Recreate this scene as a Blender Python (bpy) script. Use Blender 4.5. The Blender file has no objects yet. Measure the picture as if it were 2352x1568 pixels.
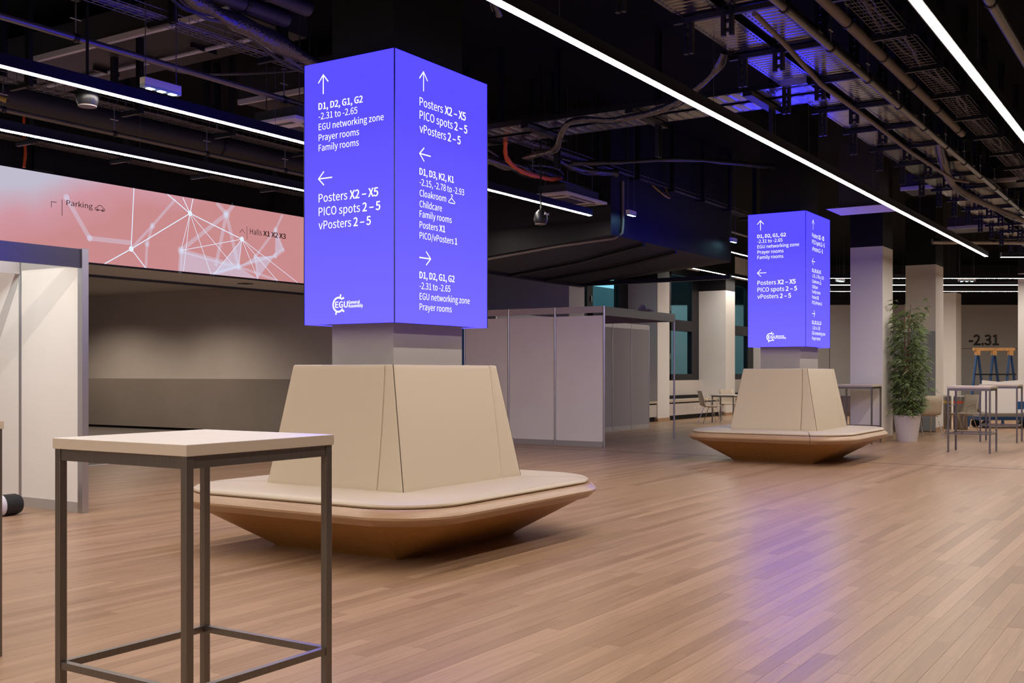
import bpy, math, random, os
from mathutils import Vector, Matrix
random.seed(7)
SC = bpy.context.scene
COL = SC.collection
R = math.radians

# ------------------------------------------------------------------ camera
YAW = 32.652                       # angle between the hall's long axis (X) and the view
cam = bpy.data.cameras.new('camera'); co = bpy.data.objects.new('camera', cam); COL.objects.link(co)
cam.sensor_width = 36.0; cam.lens = 36.0 * 2500 / 2352; cam.shift_y = 71 / 2352
cam.clip_start = 0.05; cam.clip_end = 300
co.location = (0, 0, 1.35); co.rotation_euler = (R(90), 0, R(YAW - 90))
SC.camera = co
CF, SF = math.cos(R(YAW)), math.sin(R(YAW))

# ------------------------------------------------------------------ world, exposure
wd = bpy.data.worlds.new('world'); SC.world = wd; wd.use_nodes = True
wd.node_tree.nodes['Background'].inputs[0].default_value = (0.20, 0.52, 0.62, 1)   # blue dusk outside the windows
wd.node_tree.nodes['Background'].inputs[1].default_value = 1.5
vs = SC.view_settings
vs.view_transform = 'Standard'; vs.look = 'None'; vs.gamma = 1.0; vs.exposure = 0.0; vs.use_curve_mapping = False
STRIP_POWER = 74.0                 # the suspended linear lights carry the hall

# ------------------------------------------------------------------ materials
def nodes(m): return m.node_tree.nodes, m.node_tree.links
def mat(name, col, rough=0.5, metal=0.0, spec=0.5, noise=0.0, nscale=20.0, bump=0.0, bscale=80.0, stretch=(1, 1, 1), coat=0.0):
    m = bpy.data.materials.new(name); m.use_nodes = True
    N, L = nodes(m); b = N['Principled BSDF']
    b.inputs['Base Color'].default_value = (*col, 1); b.inputs['Roughness'].default_value = rough
    b.inputs['Metallic'].default_value = metal; b.inputs['Specular IOR Level'].default_value = spec
    if coat: b.inputs['Coat Weight'].default_value = coat; b.inputs['Coat Roughness'].default_value = 0.15
    g = N.new('ShaderNodeNewGeometry'); mp = N.new('ShaderNodeMapping'); mp.inputs['Scale'].default_value = stretch
    L.new(g.outputs['Position'], mp.inputs['Vector'])
    if noise:
        t = N.new('ShaderNodeTexNoise'); t.inputs['Scale'].default_value = nscale; t.inputs['Detail'].default_value = 4
        L.new(mp.outputs[0], t.inputs['Vector'])
        r = N.new('ShaderNodeMapRange'); r.inputs['To Min'].default_value = 1 - noise; r.inputs['To Max'].default_value = 1 + noise
        r.inputs['From Min'].default_value = 0.3; r.inputs['From Max'].default_value = 0.7
        L.new(t.outputs['Fac'], r.inputs['Value'])
        x = N.new('ShaderNodeMix'); x.data_type = 'RGBA'; x.blend_type = 'MULTIPLY'; x.inputs['Factor'].default_value = 1
        x.inputs['A'].default_value = (*col, 1); L.new(r.outputs[0], x.inputs['B']); L.new(x.outputs['Result'], b.inputs['Base Color'])
    if bump:
        t2 = N.new('ShaderNodeTexNoise'); t2.inputs['Scale'].default_value = bscale; t2.inputs['Detail'].default_value = 3
        L.new(mp.outputs[0], t2.inputs['Vector'])
        bp = N.new('ShaderNodeBump'); bp.inputs['Strength'].default_value = bump; bp.inputs['Distance'].default_value = 0.01
        L.new(t2.outputs['Fac'], bp.inputs['Height']); L.new(bp.outputs[0], b.inputs['Normal'])
    return m
def emit(name, col, s):
    m = bpy.data.materials.new(name); m.use_nodes = True
    N, L = nodes(m); N.remove(N['Principled BSDF'])
    e = N.new('ShaderNodeEmission'); e.inputs[0].default_value = (*col, 1); e.inputs[1].default_value = s
    L.new(e.outputs[0], N['Material Output'].inputs[0]); return m
def emit_soft(name, col, s, fac):
    m = emit(name, col, s); N, L = nodes(m)
    e = [n for n in N if n.type == 'EMISSION'][0]
    t = N.new('ShaderNodeBsdfTransparent'); x = N.new('ShaderNodeMixShader'); x.inputs[0].default_value = fac
    L.new(t.outputs[0], x.inputs[1]); L.new(e.outputs[0], x.inputs[2]); L.new(x.outputs[0], N['Material Output'].inputs[0]); return m
def wood(name, stops, grain=(2.2, 55, 55), src=None, rough=0.4, spec=0.5, gfac=0.22):
    m = bpy.data.materials.new(name); m.use_nodes = True
    N, L = nodes(m); b = N['Principled BSDF']; b.inputs['Specular IOR Level'].default_value = spec
    ramp = N.new('ShaderNodeValToRGB'); cr = ramp.color_ramp
    while len(cr.elements) < len(stops): cr.elements.new(0.5)
    for e, (p, c) in zip(cr.elements, stops): e.position = p; e.color = (*c, 1)
    if src == 'object':
        o = N.new('ShaderNodeObjectInfo'); val = o.outputs['Random']
    elif src == 'tone':
        o = N.new('ShaderNodeAttribute'); o.attribute_name = 'tone'; val = o.outputs['Fac']
    else:
        o = N.new('ShaderNodeValue'); o.outputs[0].default_value = 0.5; val = o.outputs[0]
    L.new(val, ramp.inputs[0])
    g = N.new('ShaderNodeNewGeometry'); mp = N.new('ShaderNodeMapping'); mp.inputs['Scale'].default_value = grain
    off = N.new('ShaderNodeCombineXYZ'); mu = N.new('ShaderNodeMath'); mu.operation = 'MULTIPLY'; mu.inputs[1].default_value = 37
    L.new(val, mu.inputs[0]); L.new(mu.outputs[0], off.inputs[0]); L.new(mu.outputs[0], off.inputs[2])
    L.new(off.outputs[0], mp.inputs['Location']); L.new(g.outputs['Position'], mp.inputs['Vector'])
    t = N.new('ShaderNodeTexNoise'); t.inputs['Scale'].default_value = 1.0; t.inputs['Detail'].default_value = 5; t.inputs['Distortion'].default_value = 0.6
    L.new(mp.outputs[0], t.inputs['Vector'])
    r = N.new('ShaderNodeMapRange'); r.inputs['From Min'].default_value = 0.3; r.inputs['From Max'].default_value = 0.7
    r.inputs['To Min'].default_value = 1 - gfac; r.inputs['To Max'].default_value = 1 + gfac * 0.6
    L.new(t.outputs['Fac'], r.inputs['Value'])
    x = N.new('ShaderNodeMix'); x.data_type = 'RGBA'; x.blend_type = 'MULTIPLY'; x.inputs['Factor'].default_value = 1
    L.new(ramp.outputs[0], x.inputs['A']); L.new(r.outputs[0], x.inputs['B']); L.new(x.outputs['Result'], b.inputs['Base Color'])
    rr_ = N.new('ShaderNodeMapRange'); rr_.inputs['To Min'].default_value = rough - 0.06; rr_.inputs['To Max'].default_value = rough + 0.08
    L.new(t.outputs['Fac'], rr_.inputs['Value']); L.new(rr_.outputs[0], b.inputs['Roughness'])
    return m

FLOOR_STOPS = [(0.0, (0.325, 0.198, 0.120)), (0.3, (0.385, 0.240, 0.148)), (0.75, (0.42, 0.265, 0.166)), (1.0, (0.465, 0.297, 0.190))]
M = dict(
    plank=wood('oak_plank', FLOOR_STOPS, src='object', rough=0.32, spec=0.13, gfac=0.15),
    plank_far=wood('oak_plank_joined', FLOOR_STOPS, src='tone', rough=0.32, spec=0.13, gfac=0.15),
    subfloor=mat('floor_gap', (0.17, 0.11, 0.075), 0.8),
    oak_rim=wood('oak_rim', [(0, (0.45, 0.285, 0.165)), (1, (0.45, 0.285, 0.165))], grain=(4, 4, 110), rough=0.33, gfac=0.16),
    oak_base=wood('oak_veneer', [(0, (0.39, 0.190, 0.048)), (1, (0.39, 0.190, 0.048))], grain=(26, 26, 3), rough=0.36, gfac=0.2),
    leather=mat('cream_leather', (0.62, 0.52, 0.395), 0.42, bump=0.12, bscale=220),
    piping=mat('dark_seam', (0.09, 0.06, 0.04), 0.7),
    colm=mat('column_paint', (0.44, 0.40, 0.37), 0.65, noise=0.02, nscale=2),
    fasc=mat('fascia_metal', (0.11, 0.105, 0.12), 0.36, metal=1.0),
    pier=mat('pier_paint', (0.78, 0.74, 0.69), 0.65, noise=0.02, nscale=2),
    white=mat('white_paint', (0.64, 0.61, 0.57), 0.65, noise=0.02, nscale=2, bump=0.05),
    beige=mat('beige_paint', (0.56, 0.50, 0.45), 0.7, noise=0.03, nscale=1.5),
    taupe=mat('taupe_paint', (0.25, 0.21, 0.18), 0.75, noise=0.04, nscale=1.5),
    black=mat('black_paint', (0.006, 0.006, 0.0075), 0.6, spec=0.3, noise=0.15, nscale=4, bump=0.25, bscale=25),
    ceil=mat('black_ceiling', (0.0035, 0.0035, 0.0045), 0.9, spec=0.1, noise=0.2, nscale=3),
    blackm=mat('black_metal', (0.008, 0.008, 0.011), 0.4, spec=0.35),
    darkpipe=mat('painted_pipe', (0.15, 0.135, 0.128), 0.3, metal=0.6),
    greypipe=mat('insulated_pipe', (0.17, 0.145, 0.13), 0.6),
    duct=mat('duct_sheet', (0.028, 0.026, 0.027), 0.55, metal=0.1, noise=0.1, nscale=3),
    galv=mat('galvanised_tray', (0.30, 0.29, 0.295), 0.2, metal=1.0, noise=0.15, nscale=12, bump=0.04, bscale=60),
    wire=mat('zinc_wire', (0.15, 0.145, 0.16), 0.4, metal=0.9),
    zinc=mat('zinc_rod', (0.6, 0.6, 0.62), 0.3, metal=1.0),
    foil=mat('cable_foil', (0.11, 0.10, 0.095), 0.18, metal=0.7, bump=1.0, bscale=35),
    cable=mat('black_cable', (0.02, 0.02, 0.025), 0.35),
    greycable=mat('grey_cable', (0.10, 0.096, 0.09), 0.5),
    orange=mat('orange_cable', (0.62, 0.10, 0.02), 0.5),
    yellow=mat('yellow_cable', (0.45, 0.30, 0.04), 0.5),
    steel=mat('brushed_steel', (0.20, 0.182, 0.165), 0.36, metal=0.85, noise=0.08, nscale=8, stretch=(20, 20, 1)),
    chrome=mat('chrome', (0.6, 0.58, 0.56), 0.15, metal=1.0),
    laminate=mat('laminate_top', (0.66, 0.60, 0.56), 0.35, noise=0.02, nscale=8),
    ledge=mat('laminate_edge', (0.60, 0.50, 0.40), 0.45),
    panelg=mat('grey_booth_panel', (0.33, 0.305, 0.31), 0.6),
    panel=mat('booth_panel', (0.86, 0.815, 0.80), 0.55, noise=0.015, nscale=2),
    alu=mat('anodised_aluminium', (0.50, 0.49, 0.50), 0.32, metal=0.9),
    alupl=mat('aluminium_rail', (0.52, 0.50, 0.50), 0.4, metal=0.45),
    blue=mat('blue_edge', (0.015, 0.10, 0.30), 0.5),
    screenblk=mat('screen_cabinet', (0.015, 0.015, 0.022), 0.45),
    textw=emit('white_pixels', (0.93, 0.95, 1.0), 1.35),
    texth=mat('black_print', (0.01, 0.008, 0.01), 0.6),
    strip=emit('linear_diffuser', (1.0, 0.90, 0.80), STRIP_POWER),
    emlens=emit('emergency_leds', (0.35, 0.80, 1.0), 45.0),
    emclear=mat('clear_cover', (0.35, 0.45, 0.5), 0.15),
    lite=mat('light_grey_metal', (0.55, 0.54, 0.55), 0.45),
    acpl=mat('ac_plastic', (0.52, 0.50, 0.50), 0.5),
    acdark=mat('ac_slot', (0.05, 0.05, 0.055), 0.6),
    carpet=mat('dark_carpet', (0.13, 0.113, 0.10), 0.9, noise=0.2, nscale=90),
    glass=mat('glass', (0.9, 0.95, 0.97), 0.02),
    frosted=mat('grey_glass_door', (0.27, 0.29, 0.31), 0.25),
    pot=mat('white_pot', (0.66, 0.61, 0.60), 0.45),
    soil=mat('soil', (0.03, 0.02, 0.014), 0.9),
    leaf=mat('bamboo_leaf', (0.115, 0.165, 0.042), 0.45, noise=0.45, nscale=9),
    stem=mat('bamboo_stem', (0.22, 0.115, 0.055), 0.6, noise=0.2, nscale=30),
    shell=mat('beige_shell', (0.50, 0.41, 0.31), 0.4),
    bluem=mat('blue_steel', (0.012, 0.055, 0.16), 0.4, metal=0.3),
    bluebox=mat('blue_plastic', (0.01, 0.10, 0.30), 0.5),
    orangew=mat('orange_wood', (0.50, 0.24, 0.07), 0.55, noise=0.2, nscale=10),
    red=mat('red_band', (0.55, 0.05, 0.02), 0.5),
    rubber=mat('black_rubber', (0.012, 0.012, 0.013), 0.6),
    paper=mat('white_label', (0.7, 0.68, 0.7), 0.6),
    extw=mat('outside_white', (0.55, 0.62, 0.63), 0.7), extg=mat('outside_grey', (0.20, 0.24, 0.25), 0.8), extr=mat('outside_red', (0.30, 0.07, 0.06), 0.8, noise=0.3, nscale=6),
)
gN, gL = nodes(M['glass']); gN['Principled BSDF'].inputs['Transmission Weight'].default_value = 1.0; gN['Principled BSDF'].inputs['IOR'].default_value = 1.02
M['glass'].node_tree.nodes['Principled BSDF'].inputs['Specular IOR Level'].default_value = 0.3

def led_material():
    m = emit('blue_led', (0.125, 0.09, 1.0), 1.0); N, L = nodes(m)
    e = [n for n in N if n.type == 'EMISSION'][0]
    g = N.new('ShaderNodeNewGeometry'); s = N.new('ShaderNodeSeparateXYZ'); L.new(g.outputs['Position'], s.inputs[0])
    mr = N.new('ShaderNodeMapRange'); mr.inputs['From Min'].default_value = 1.72; mr.inputs['From Max'].default_value = 3.3
    L.new(s.outputs['Z'], mr.inputs['Value'])
    rp = N.new('ShaderNodeValToRGB'); rp.color_ramp.elements[0].color = (0.195, 0.155, 4.4, 1); rp.color_ramp.elements[1].color = (0.112, 0.082, 3.9, 1)
    L.new(mr.outputs[0], rp.inputs[0]); L.new(rp.outputs[0], e.inputs[0]); return m
M['led'] = led_material()
def banner_material():
    m = emit('banner_pixels', (0.8, 0.4, 0.4), 0.88); N, L = nodes(m)
    e = [n for n in N if n.type == 'EMISSION'][0]
    g = N.new('ShaderNodeNewGeometry'); s = N.new('ShaderNodeSeparateXYZ'); L.new(g.outputs['Position'], s.inputs[0])
    # grey-white cloud towards the upper end of the picture on the screen
    a = N.new('ShaderNodeMath'); a.operation = 'MULTIPLY'; a.inputs[1].default_value = -0.34; L.new(s.outputs['X'], a.inputs[0])
    b = N.new('ShaderNodeMath'); b.operation = 'MULTIPLY_ADD'; b.inputs[1].default_value = 1.15; L.new(s.outputs['Z'], b.inputs[0]); L.new(a.outputs[0], b.inputs[2])
    nz = N.new('ShaderNodeTexNoise'); nz.inputs['Scale'].default_value = 0.6; L.new(g.outputs['Position'], nz.inputs['Vector'])
    c = N.new('ShaderNodeMath'); c.operation = 'ADD'; L.new(b.outputs[0], c.inputs[0]); L.new(nz.outputs['Fac'], c.inputs[1])
    mr = N.new('ShaderNodeMapRange'); mr.inputs['From Min'].default_value = 1.05; mr.inputs['From Max'].default_value = 1.9; L.new(c.outputs[0], mr.inputs['Value'])
    rp = N.new('ShaderNodeValToRGB'); cr = rp.color_ramp
    cr.elements[0].color = (0.67, 0.29, 0.30, 1); cr.elements[1].color = (0.60, 0.57, 0.70, 1)
    x = cr.elements.new(0.45); x.color = (0.71, 0.35, 0.41, 1)
    L.new(mr.outputs[0], rp.inputs[0]); L.new(rp.outputs[0], e.inputs[0]); return m
M['banner'] = banner_material()
M['bline'] = emit('banner_line', (0.75, 0.85, 1.0), 1.05)
M['bsoft'] = emit_soft('banner_soft_line', (0.72, 0.80, 1.0), 0.95, 0.28)
M['bfill'] = emit_soft('banner_fill', (0.70, 0.76, 1.0), 0.9, 0.42)

# ------------------------------------------------------------------ geometry helpers
class MB:
    def __init__(s): s.v = []; s.f = []
    def add(s, vs_, fs):
        o = len(s.v); s.v += [tuple(p) for p in vs_]; s.f += [tuple(i + o for i in q) for q in fs]; return s
    def box(s, x0, x1, y0, y1, z0, z1):
        return s.add([(x0, y0, z0), (x1, y0, z0), (x1, y1, z0), (x0, y1, z0), (x0, y0, z1), (x1, y0, z1), (x1, y1, z1), (x0, y1, z1)],
                     [(3, 2, 1, 0), (4, 5, 6, 7), (0, 1, 5, 4), (1, 2, 6, 5), (2, 3, 7, 6), (3, 0, 4, 7)])
    def bar(s, a, b, w, h, up=(0, 0, 1)):
        a = Vector(a); b = Vector(b); d = (b - a).normalized(); u = Vector(up)
        if abs(d.dot(u)) > 0.98: u = Vector((1, 0, 0))
        r = d.cross(u).normalized(); u = r.cross(d)
        P = []
        for e in (a, b):
            for i, j in ((-1, -1), (1, -1), (1, 1), (-1, 1)): P.append(e + r * (i * w / 2) + u * (j * h / 2))
        return s.add(P, [(0, 1, 2, 3), (7, 6, 5, 4), (0, 4, 5, 1), (1, 5, 6, 2), (2, 6, 7, 3), (3, 7, 4, 0)])
    def tube(s, pts, r, n=8, cap=True):
        pts = [Vector(p) for p in pts]; rings = []; prev = None
        for i, p in enumerate(pts):
            d = (pts[min(i + 1, len(pts) - 1)] - pts[max(i - 1, 0)])
            d = d.normalized() if d.length > 1e-9 else Vector((0, 0, 1))
            if prev is None:
                u = Vector((0, 0, 1)) if abs(d.z) < 0.95 else Vector((1, 0, 0)); a = d.cross(u).normalized()
            else:
                a = prev - d * prev.dot(d); a = a.normalized()
            prev = a; b = d.cross(a); rad = r(i / max(1, len(pts) - 1)) if callable(r) else r
            rings.append([p + (a * math.cos(2 * math.pi * k / n) + b * math.sin(2 * math.pi * k / n)) * rad for k in range(n)])
        o = []; F = []
        for q in rings: o += q
        for i in range(len(rings) - 1):
            for k in range(n): F.append((i * n + k, i * n + (k + 1) % n, (i + 1) * n + (k + 1) % n, (i + 1) * n + k))
        if cap: F.append(tuple(range(n - 1, -1, -1))); F.append(tuple((len(rings) - 1) * n + k for k in range(n)))
        return s.add(o, F)
    def loft(s, loops, close=True, capb=False, capt=False):
        n = len(loops[0]); V = []; F = []
        for l in loops: V += l
        m = n if close else n - 1
        for i in range(len(loops) - 1):
            for k in range(m): F.append((i * n + k, i * n + (k + 1) % n, (i + 1) * n + (k + 1) % n, (i + 1) * n + k))
        if capb: F.append(tuple(range(n - 1, -1, -1)))
        if capt: F.append(tuple((len(loops) - 1) * n + k for k in range(n)))
        return s.add(V, F)
    def lathe(s, prof, n=20, c=(0, 0)):
        return s.loft([[(c[0] + r * math.cos(2 * math.pi * k / n), c[1] + r * math.sin(2 * math.pi * k / n), z) for k in range(n)] for r, z in prof], capb=True, capt=True)
    def prism(s, poly, fn0, fn1):
        n = len(poly); V = [fn0(p) for p in poly] + [fn1(p) for p in poly]
        F = [tuple(range(n - 1, -1, -1)), tuple(range(n, 2 * n))] + [(k, (k + 1) % n, n + (k + 1) % n, n + k) for k in range(n)]
        return s.add(V, F)
    def mesh(s, name, m, smooth=False):
        me = bpy.data.meshes.new(name); me.from_pydata(s.v, [], s.f); me.materials.append(m)
        if smooth:
            for p in me.polygons: p.use_smooth = True
        me.update(); return me
    def build(s, name, m, parent=None, smooth=False, loc=None, bevel=0.0):
        o = bpy.data.objects.new(name, s.mesh(name, m, smooth)); COL.objects.link(o)
        if parent is not None: o.parent = parent
        if loc: o.location = loc
        if bevel:
            b = o.modifiers.new('bevel', 'BEVEL'); b.width = bevel; b.segments = 2; b.limit_method = 'ANGLE'
        if smooth and not bevel:
            try: o.data.set_sharp_from_angle(angle=R(40))
            except Exception: pass
        return o
def tag(o, label=None, cat=None, group=None, kind=None):
    if label: o['label'] = label
    if cat: o['category'] = cat
    if group: o['group'] = group
    if kind: o['kind'] = kind
    return o
def thing(name, loc, label, cat, group=None, rz=0.0):
    o = bpy.data.objects.new(name, None); COL.objects.link(o); o.empty_display_size = 0.1
    o.location = loc; o.rotation_euler = (0, 0, rz); return tag(o, label, cat, group)
def struct(o, label=None): return tag(o, label, None, None, 'structure')
def copy_tree(o, parent=None):
    c = o.copy(); COL.objects.link(c); c.parent = parent
    for ch in list(o.children): copy_tree(ch, c)
    return c

# ------------------------------------------------------------------ lettering
FONT = None
try:
    FONT = bpy.data.fonts.load(os.path.join(bpy.utils.system_resource('DATAFILES', path='fonts'), 'Noto Sans CJK Regular.woff2'))
except Exception:
    FONT = None
_tc = {}
def glyphs(txt):
    if txt in _tc: return _tc[txt]
    c = bpy.data.curves.new('lettering', 'FONT'); c.body = txt; c.resolution_u = 3
    if FONT: c.font = FONT
    o = bpy.data.objects.new('lettering', c); COL.objects.link(o)
    me = bpy.data.meshes.new_from_object(o.evaluated_get(bpy.context.evaluated_depsgraph_get()))
    v = [(p.co.x, p.co.y) for p in me.vertices]; f = [tuple(p.vertices) for p in me.polygons]
    bpy.data.objects.remove(o); bpy.data.curves.remove(c); bpy.data.meshes.remove(me)
    _tc[txt] = (v, f); return v, f
_h = glyphs('H')[0]; HCAP = max(p[1] for p in _h) - min(p[1] for p in _h)
def text_line(segs, cap, width, m, parent, org, right, up, name='text_line', nrm=None, lift=0.004):
    """segs: [(string, bold)]; org = baseline start; width = wanted length (None = natural)."""
    k = cap / HCAP; x = 0.0; P = []; Fc = []
    for si, (t, bold) in enumerate(segs):
        v, f = glyphs(t)
        x0 = min(p[0] for p in v); x1 = max(p[0] for p in v)
        if si: x += 0.42 * cap
        d = 0.036 * cap if bold else 0.003 * cap
        offs = [(-d, 0), (d, 0), (0, d * 0.6), (0, -d * 0.6), (d * .7, d * .5), (-d * .7, -d * .5)] if bold else [(-d, 0), (d, 0)]
        for dx, dy in offs:
            o = len(P); P += [(x + (p[0] - x0) * k + dx, p[1] * k + dy) for p in v]; Fc += [tuple(i + o for i in q) for q in f]
        x += (x1 - x0) * k
    sx = (width / x) if width else 1.0
    org = Vector(org); right = Vector(right); up = Vector(up); n = right.cross(up)
    mb = MB(); mb.v = [tuple(org + right * (p[0] * sx) + up * p[1] + n * (lift + 1e-5 * (i % 7))) for i, p in enumerate(P)]; mb.f = Fc
    return mb.build(name, m, parent)
def strokes(lines, w, m, parent, org, right, up, name, lift=0.004):
    """lines: polylines in face coordinates, drawn as flat strokes of width w."""
    org = Vector(org); right = Vector(right); up = Vector(up); n = right.cross(up); mb = MB()
    T = lambda x, y: org + right * x + up * y + n * lift
    if name in ('network_line', 'soft_line') and len(lines) > 1:
        for i_, pl in enumerate(lines): strokes([pl], w, m, parent, org, right, up, name, lift + 0.00004 * i_)
        return
    for pl in lines:
        for (a, b), (c, d) in zip(pl[:-1], pl[1:]):
            L_ = math.hypot(c - a, d - b)
            if L_ < 1e-6: continue
            ux, uy = (c - a) / L_, (d - b) / L_; px, py = -uy * w / 2, ux * w / 2; e = w * 0.35
            mb.add([T(a - ux * e - px, b - uy * e - py), T(c + ux * e - px, d + uy * e - py), T(c + ux * e + px, d + uy * e + py), T(a - ux * e + px, b - uy * e + py)], [(0, 1, 2, 3)])
    return mb.build(name, m, parent)
def arc(cx, cy, r, a0, a1, n=20): return [(cx + r * math.cos(R(a0 + (a1 - a0) * i / n)), cy + r * math.sin(R(a0 + (a1 - a0) * i / n))) for i in range(n + 1)]

# ================================================================== SETTING
ZC = 5.3                                           # ceiling
YN = 13.65                                         # window wall / banner plane
# floor: slab, 300 nearest planks one by one, the rest joined
fl = struct(MB().box(-8, 62, -16, 28, -0.06, -0.013).build('floor', M['subfloor']), 'pale oak parquet floor of the hall')
unit = MB().box(-0.5, 0.5, -0.5, 0.5, -0.5, 0.5).mesh('plank', M['plank'])
PW = 0.085; rows = []
rng = random.Random(3)
y = -7.0; ri = 0
while y < YN - 0.01:
    x = -8.0 + rng.uniform(-1.2, 0)
    while x < 52:
        L_ = rng.choice((0.6, 0.9, 1.2, 1.5, 1.9, 2.3)) * rng.uniform(0.9, 1.1)
        rows.append((x, min(x + L_, 54.0), y)); x += L_
    y += PW; ri += 1
def seen(q):
    xm, ym = (q[0] + q[1]) / 2, q[2] + PW / 2
    d = xm * CF + ym * SF; l = xm * SF - ym * CF
    if d < 2.2: return 0
    px = 1176 + 2500 * l / d; py = 855 + 2500 * 1.35 / d
    if px < -60 or px > 2412 or py > 1640: return 0
    return (q[1] - q[0]) / d ** 3
order = sorted(range(len(rows)), key=lambda i: -seen(rows[i]))
single = set(order[:300])
far = MB(); tones = []
for i, (a, b, yy) in enumerate(rows):
    g = 0.0005
    if i in single:
        o = bpy.data.objects.new('plank', unit); COL.objects.link(o); o.parent = fl
        o.location = ((a + b) / 2, yy + PW / 2, -0.006 - rng.uniform(0, 0.0005)); o.scale = (b - a - 2 * g, PW - 2 * g, 0.012)
    else:
        t = min(1, max(0, rng.gauss(0.5, 0.26)))
        n0 = len(far.v)
        far.v += [(a + g, yy + g, 0), (b - g, yy + g, 0), (b - g, yy + PW - g, 0), (a + g, yy + PW - g, 0)]; far.f.append((n0, n0 + 1, n0 + 2, n0 + 3)); tones.append(t)
fo = far.build('planks', M['plank_far'], fl); tag(fo, kind='stuff')
at = fo.data.attributes.new('tone', 'FLOAT', 'FACE'); at.data.foreach_set('value', tones)
struct(MB().box(16.60, 16.625, -7, YN, -0.01, 0.0015).build('trim_1', M['acdark']), 'dark expansion joint across the floor')
struct(MB().box(-8, 24, YN, 27, -0.012, 0.002).build('floor_recess', M['carpet']), 'dark carpet floor of the recess under the banner')
struct(MB().box(-8, 17.6, YN - 0.05, YN + 0.02, 0, 0.006).build('trim_2', M['alu']), 'metal edge where the oak floor meets the dark carpet')
cg = MB(); cg.box(-8.3, 62, -16, YN + 0.25, ZC, ZC + 0.2); cg.box(-8.3, 23.15, YN + 0.25, 28, ZC, ZC + 0.2)
struct(cg.build('ceiling', M['ceil']), 'black painted ceiling')

# walls
struct(MB().box(-8.3, -8, -16, 28, -0.06, ZC).build('wall_west', M['white']), 'white wall at the near end of the hall')
struct(MB().box(-8, 62, -7.3, -7, -0.06, ZC).build('wall_south', M['white']), 'white long wall opposite the windows')
wn = struct(MB().box(-8, 17.8, YN, YN + 0.25, 4.12, ZC).build('wall_banner', M['black']), 'black wall above the long banner screen')
MB().box(9.05, 9.35, YN - 0.06, YN, 4.14, ZC).build('wall_strip', M['blackm'], wn)
MB().box(13.6, 13.85, YN - 0.06, YN, 4.14, ZC).build('wall_strip', M['blackm'], wn)
sf = struct(MB().box(-8, 17.6, YN + 0.02, 15.3, 2.94, 2.97).build('soffit_wall', M['pier']), 'beige soffit under the banner screen')
MB().box(-8, 17.6, YN + 0.0, YN + 0.03, 2.915, 2.945).build('edge_strip', M['acdark'], sf)
MB().box(-8, 17.6, 15.27, 15.33, 2.90, 2.97).build('edge_strip', M['acdark'], sf)
sg = MB(); sg.box(13.70, 13.90, 14.40, 14.60, 2.928, 2.94); sg.build('ceiling_speaker_plate', M['acdark'], sf)
struct(MB().box(-8, 17.6, 15.3, 27, 3.30, 3.4).build('ceiling_recess', M['beige']), 'ceiling of the recess')
struct(MB().box(-8, 17.6, 15.3, 15.34, 2.97, 3.3).build('wall_soffit_back', M['beige']), 'back of the soffit')
wr = struct(MB().box(17.6, 17.8, YN, 27, 0, ZC).build('wall_recess', M['beige']), 'beige end wall of the recess under the banner')
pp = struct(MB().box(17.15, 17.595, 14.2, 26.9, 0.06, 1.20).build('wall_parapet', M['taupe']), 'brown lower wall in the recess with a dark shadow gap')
MB().box(17.2, 17.59, 14.25, 26.9, 0.0, 0.06).build('shadow_gap', M['black'], pp)
struct(MB().box(-8, 24, 26.9, 27.1, 0, 3.3).build('wall_recess_back', M['beige']), 'rear wall of the recess')
struct(MB().box(-8.0, -7.9, YN, 27, 0, 3.3).build('wall_recess_side', M['beige']), 'side wall of the recess')
w2 = struct(MB().box(22.4, 23.15, 12.75, 27, 0, 3.92).build('wall_pier', M['pier']), 'white wall seen over the exhibition booth')
MB().box(22.4, 23.15, 12.75, 27, 3.92, ZC).build('black_top', M['black'], w2)
# raked black volume in the middle (underside of a stand)
wb = struct(MB().prism([(7.38, 3.37), (10.53, 3.09), (10.53, ZC), (7.38, ZC)], lambda p: (14.2, p[0], p[1]), lambda p: (18.97, p[0], p[1])).build('wall_black_volume', M['black']), 'black raked concrete volume hanging from the ceiling')
for xx, yy in ((15.4, 0.0), (16.6, 0.0)):
    MB().tube([(xx, 7.42, 3.335), (xx + 0.6, 8.9, 3.20), (xx + 0.9, 10.5, 3.065)], 0.025, 8).build('conduit', M['blackm'], wb)
MB().box(14.9, 18.97, 10.45, 10.55, 3.04, 3.10).build('edge_beam', M['blackm'], wb)
MB().box(18.9, 18.99, 7.38, 10.55, 3.06, 3.14).build('edge_beam', M['blackm'], wb)
MB().tube([(14.55, 7.36, 4.2), (14.55, 7.36, 3.55), (14.52, 7.36, 3.42), (14.45, 7.45, 3.345), (14.3, 8.3, 3.27), (14.3, 10.4, 3.07)], 0.022, 8).build('conduit', M['greypipe'], wb)

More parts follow.
